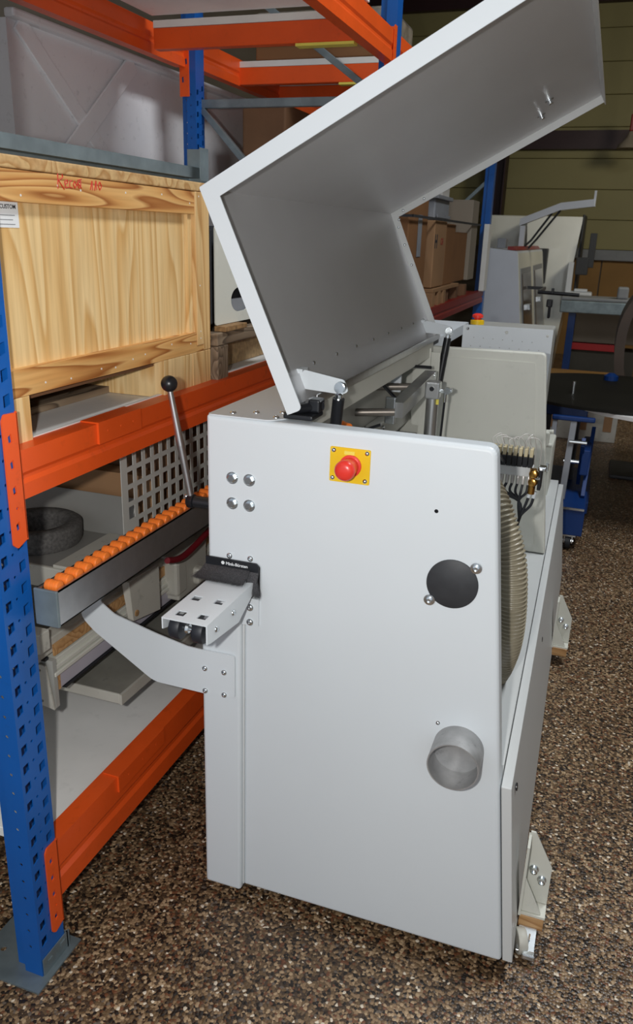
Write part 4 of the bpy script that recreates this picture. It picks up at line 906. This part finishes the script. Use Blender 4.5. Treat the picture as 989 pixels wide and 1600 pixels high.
g2 = root('tall_white_machine', (-.75, 11.4, 0), 'tall glossy white machine column standing behind the grey cabinet with windows', 'machine')
B((-1.80, 11.9, .0), (-1.12, 12.6, 2.08), 'rear_housing', 'wcnc', g2, .03)
MB().hexa([(-.92, 11.2, 0), (-.62, 11.2, 0), (-.62, 12.0, 0), (-.92, 12.0, 0), (-1.12, 11.2, 2.06), (-.43, 11.2, 2.06), (-.43, 12.0, 2.06), (-1.12, 12.0, 2.06)]).build('front_column', 'wcnc', g2)
B((-.437, 11.195, .9), (-.41, 12.0, 2.09), 'corner_post', 'darkgrey', g2, .01)
B((-.92, 11.0, 1.24), (-.80, 11.19, 1.67), 'control_strip', 'darkgrey', g2, .01)
MB().box((-.44, 10.97, 1.37), (-.29, 11.11, 1.58), .01).box((-.31, 11.0, 1.46), (-.23, 11.08, 1.87), .006).build('control_screen', 'darkgrey', g2)
MB().box((-.53, 10.95, 1.12), (-.46, 11.19, 1.52), .01).box((-.53, 10.9, 1.10), (-.20, 11.19, 1.165), .02).box((-.42, 10.95, 1.166), (-.26, 11.1, 1.20), .01).build('shelf_bracket', 'gcnc', g2)
ct = root('aluminium_conveyor', (0.4, 9.9, 0), 'long aluminium work table in front of the back wall, right', 'table')
B((-.50, 9.75, 1.135), (2.2, 10.2, 1.17), 'table_top', 'gcrate', ct, .01); B((-.50, 9.72, 1.00), (2.2, 9.76, 1.134), 'table_front', 'galv', ct, .01)
B((.09, 9.8, 1.17), (.21, 9.95, 1.30), 'stop_block', 'gcrate', ct, .02)
for x in (-.40, 1.0, 2.0): B((x, 9.80, 0), (x + .08, 9.90, 1.0), 'leg', 'bluecart', ct, .004)
rc = root('beige_cupboard', (-.0, 10.4, 0), 'low beige cupboard with a bright red base strip under the table', 'cupboard')
B((-.38, 10.3, .62), (.42, 10.85, 1.05), 'cupboard_body', 'walld', rc, .01); B((-.38, 10.29, .53), (.20, 10.85, .61), 'base_strip', 'redsticker', rc, .004); B((-.36, 10.35, 0), (.40, 10.80, .529), 'plinth', 'ceil', rc)
tb2 = root('timber_stack', (-.1, 9.6, 0), 'brown boards stacked low on the floor in front of the beige cupboard', 'boards')
for k in range(4): B((-.62, 8.95 + .06 * k, .0 + k * .09), (.30 - .03 * k, 9.8, .085 + k * .09), 'board', 'tan' if k % 2 else 'cardd', tb2, .006)
pa = root('white_pallet_stack', (-.1, 7.7, 0), 'pale flat carton with three brown squares on the floor behind the round table', 'carton')
B((-.42, 7.75, .0), (.24, 8.3, .30), 'carton', 'dirty', pa, .006)
for x in (-.36, -.10, .12): B((x, 7.745, .10), (x + .075, 7.749, .24), 'brown_square', 'card2', pa)
rt_ = root('round_table_top', (.12, 5.65, .79), 'dark round panel lying flat on the blue lift cart', 'panel')
MB().lathe((.12, 5.72, .795), (0, 0, 1), [(.70, 0), (.72, .004), (.72, .022), (.70, .026)], 80).build('disc', 'disk', rt_, 40)
MB().lathe((.50, 5.60, .772), (0, 0, 1), [(.70, 0), (.70, .021)], 64).build('white_underlay', 'board', rt_, 40)
MB().cyl((-.13, 5.45, .822), (-.13, 5.45, .90), .012, n=10).build('pin', 'zinc', rt_)
MB().lathe((.10, 6.15, .822), (0, 0, 1), [(.05, 0), (.05, .03), (.02, .05)], 16).build('clamp_knob', 'bluecart', rt_)
lc = root('blue_lift_cart', (0, 5.0, 0), 'blue scissor lift cart with castors and a tubular push frame', 'cart')
B((-.22, 4.97, .735), (.030, 5.0, .765), 'push_bar', 'bluecart', lc, .008)
bar((-.09, 5.0, .74), (-.10, 4.85, .28), 'frame_tube', 'gcrate', lc, .018, .036); bar((-.20, 5.0, .74), (-.20, 4.85, .28), 'frame_tube', 'gcrate', lc, .014, .03)
B((-.10, 4.72, .10), (.045, 5.10, .275), 'end_box', 'bluecart', lc, .006); B((-.095, 4.712, .262), (.04, 4.719, .275), 'bright_edge', 'zinc', lc)
bar((.02, 4.95, .27), (.03, 5.35, .62), 'scissor_arm', 'bluecart', lc, .012, .06); bar((-.02, 5.35, .27), (-.02, 4.95, .62), 'scissor_arm', 'bluecart', lc, .012, .06)
B((-.02, 5.0, .40), (.03, 5.4, .56), 'lift_frame', 'bluecart', lc, .006)
for x, y in ((-.27, 5.33), (-.09, 5.63)): MB().box((x - .03, y - .03, .201), (x + .03, y + .03, .699)).build('lift_leg', 'darkgrey', lc)
B((-.35, 5.11, .12), (.06, 5.95, .20), 'base_frame', 'bluecart', lc, .006)
MB().cyl((-.10, 4.93, .62), (.0, 4.93, .62), .012, n=10).cyl((-.12, 4.93, .50), (-.03, 4.93, .50), .012, n=10).build('cross_rod', 'zinc', lc)
B((-.35, 5.3, .70), (-.02, 6.0, .771), 'lift_platform', 'bluecart', lc, .006)
def castor(x, y):
    w_ = MB().cyl((x - .016, y, .05), (x + .016, y, .05), .05, n=24).build('wheel', 'rubber', lc, 40)
    MB().box((x - .026, y - .02, .04), (x - .019, y + .02, .098)).box((x + .019, y - .02, .04), (x + .026, y + .02, .098)).box((x - .04, y - .04, .088), (x + .04, y + .04, .099)).cyl((x - .03, y, .05), (x + .03, y, .05), .012, n=10).build('fork', 'zinc', w_)
castor(-.028, 4.775); castor(-.32, 5.85); castor(.02, 5.85)
lg = root('curved_brown_chair', (.3, 6.5, 0), 'brown curved seat shell standing at the right edge beyond the round panel', 'chair')
sh = MB(); prof = [(.30, .50), (.16, .62), (.09, .80), (.06, 1.0), (.07, 1.2), (.13, 1.36), (.22, 1.44)]
pth = catmull([Vector((x + .06, 6.6, z)) for x, z in prof], 6)
fr2 = []
for p in pth: fr2 += [Vector((p.x - .02, 6.45, p.z)), Vector((p.x + .05, 6.45, p.z)), Vector((p.x + .05, 7.0, p.z)), Vector((p.x - .02, 7.0, p.z))]
k = len(pth); sh.add(fr2, [(4 * i + j, 4 * i + (j + 1) % 4, 4 * (i + 1) + (j + 1) % 4, 4 * (i + 1) + j) for i in range(k - 1) for j in range(4)] + [(0, 1, 2, 3), (4 * k - 4, 4 * k - 3, 4 * k - 2, 4 * k - 1)])
sh.build('back_shell', 'brown', lg, 40)
B((.16, 6.48, .62), (.7, 7.0, .74), 'seat', 'brown', lg, .04)
MB().cyl((.45, 6.75, .0), (.45, 6.75, .62), .03, n=12).box((.2, 6.5, 0), (.7, 7.0, .03), .01).build('pedestal', 'darkgrey', lg)
hl = root('hanging_lamp', (-.02, 13.0, 3.1), 'small pale bell shaped lamp with red stem hanging before the cladding wall', 'lamp')
hx, hy = .01, 13.0
MB().cyl((hx, hy, 3.42), (hx, hy, 5.6), .008, n=8).build('cable', 'darkgrey', hl)
B((hx - .05, hy - .04, 3.24), (hx + .05, hy + .04, 3.46), 'red_body', 'red_dim', hl, .015)
MB().lathe((hx - .02, hy, 3.02), (0, 0, 1), [(.17, 0), (.15, .05), (.06, .14), (.03, .22)], 24).build('shade', 'walld', hl, 50)

# ------------------------------------------------------------------ small things on the floor
gh = MB().tube(catmull([Vector((-1.32, 1.05, .012)), Vector((-1.27, 1.18, .08)), Vector((-1.262, 1.24, .22)), Vector((-1.285, 1.26, .33)), Vector((-1.36, 1.26, .40))], 12), .012, 14)
tag(gh.build('green_hose', 'green', None, 60), 'green braided hose behind the blue rack post at the left edge', 'hose')
tag(MB().cyl((-1.06, 2.02, .004), (-.93, 2.03, .004), .002, n=6).build('straw_piece', 'card2'), 'thin straw-coloured splinter on the floor left of the machine', 'splinter')
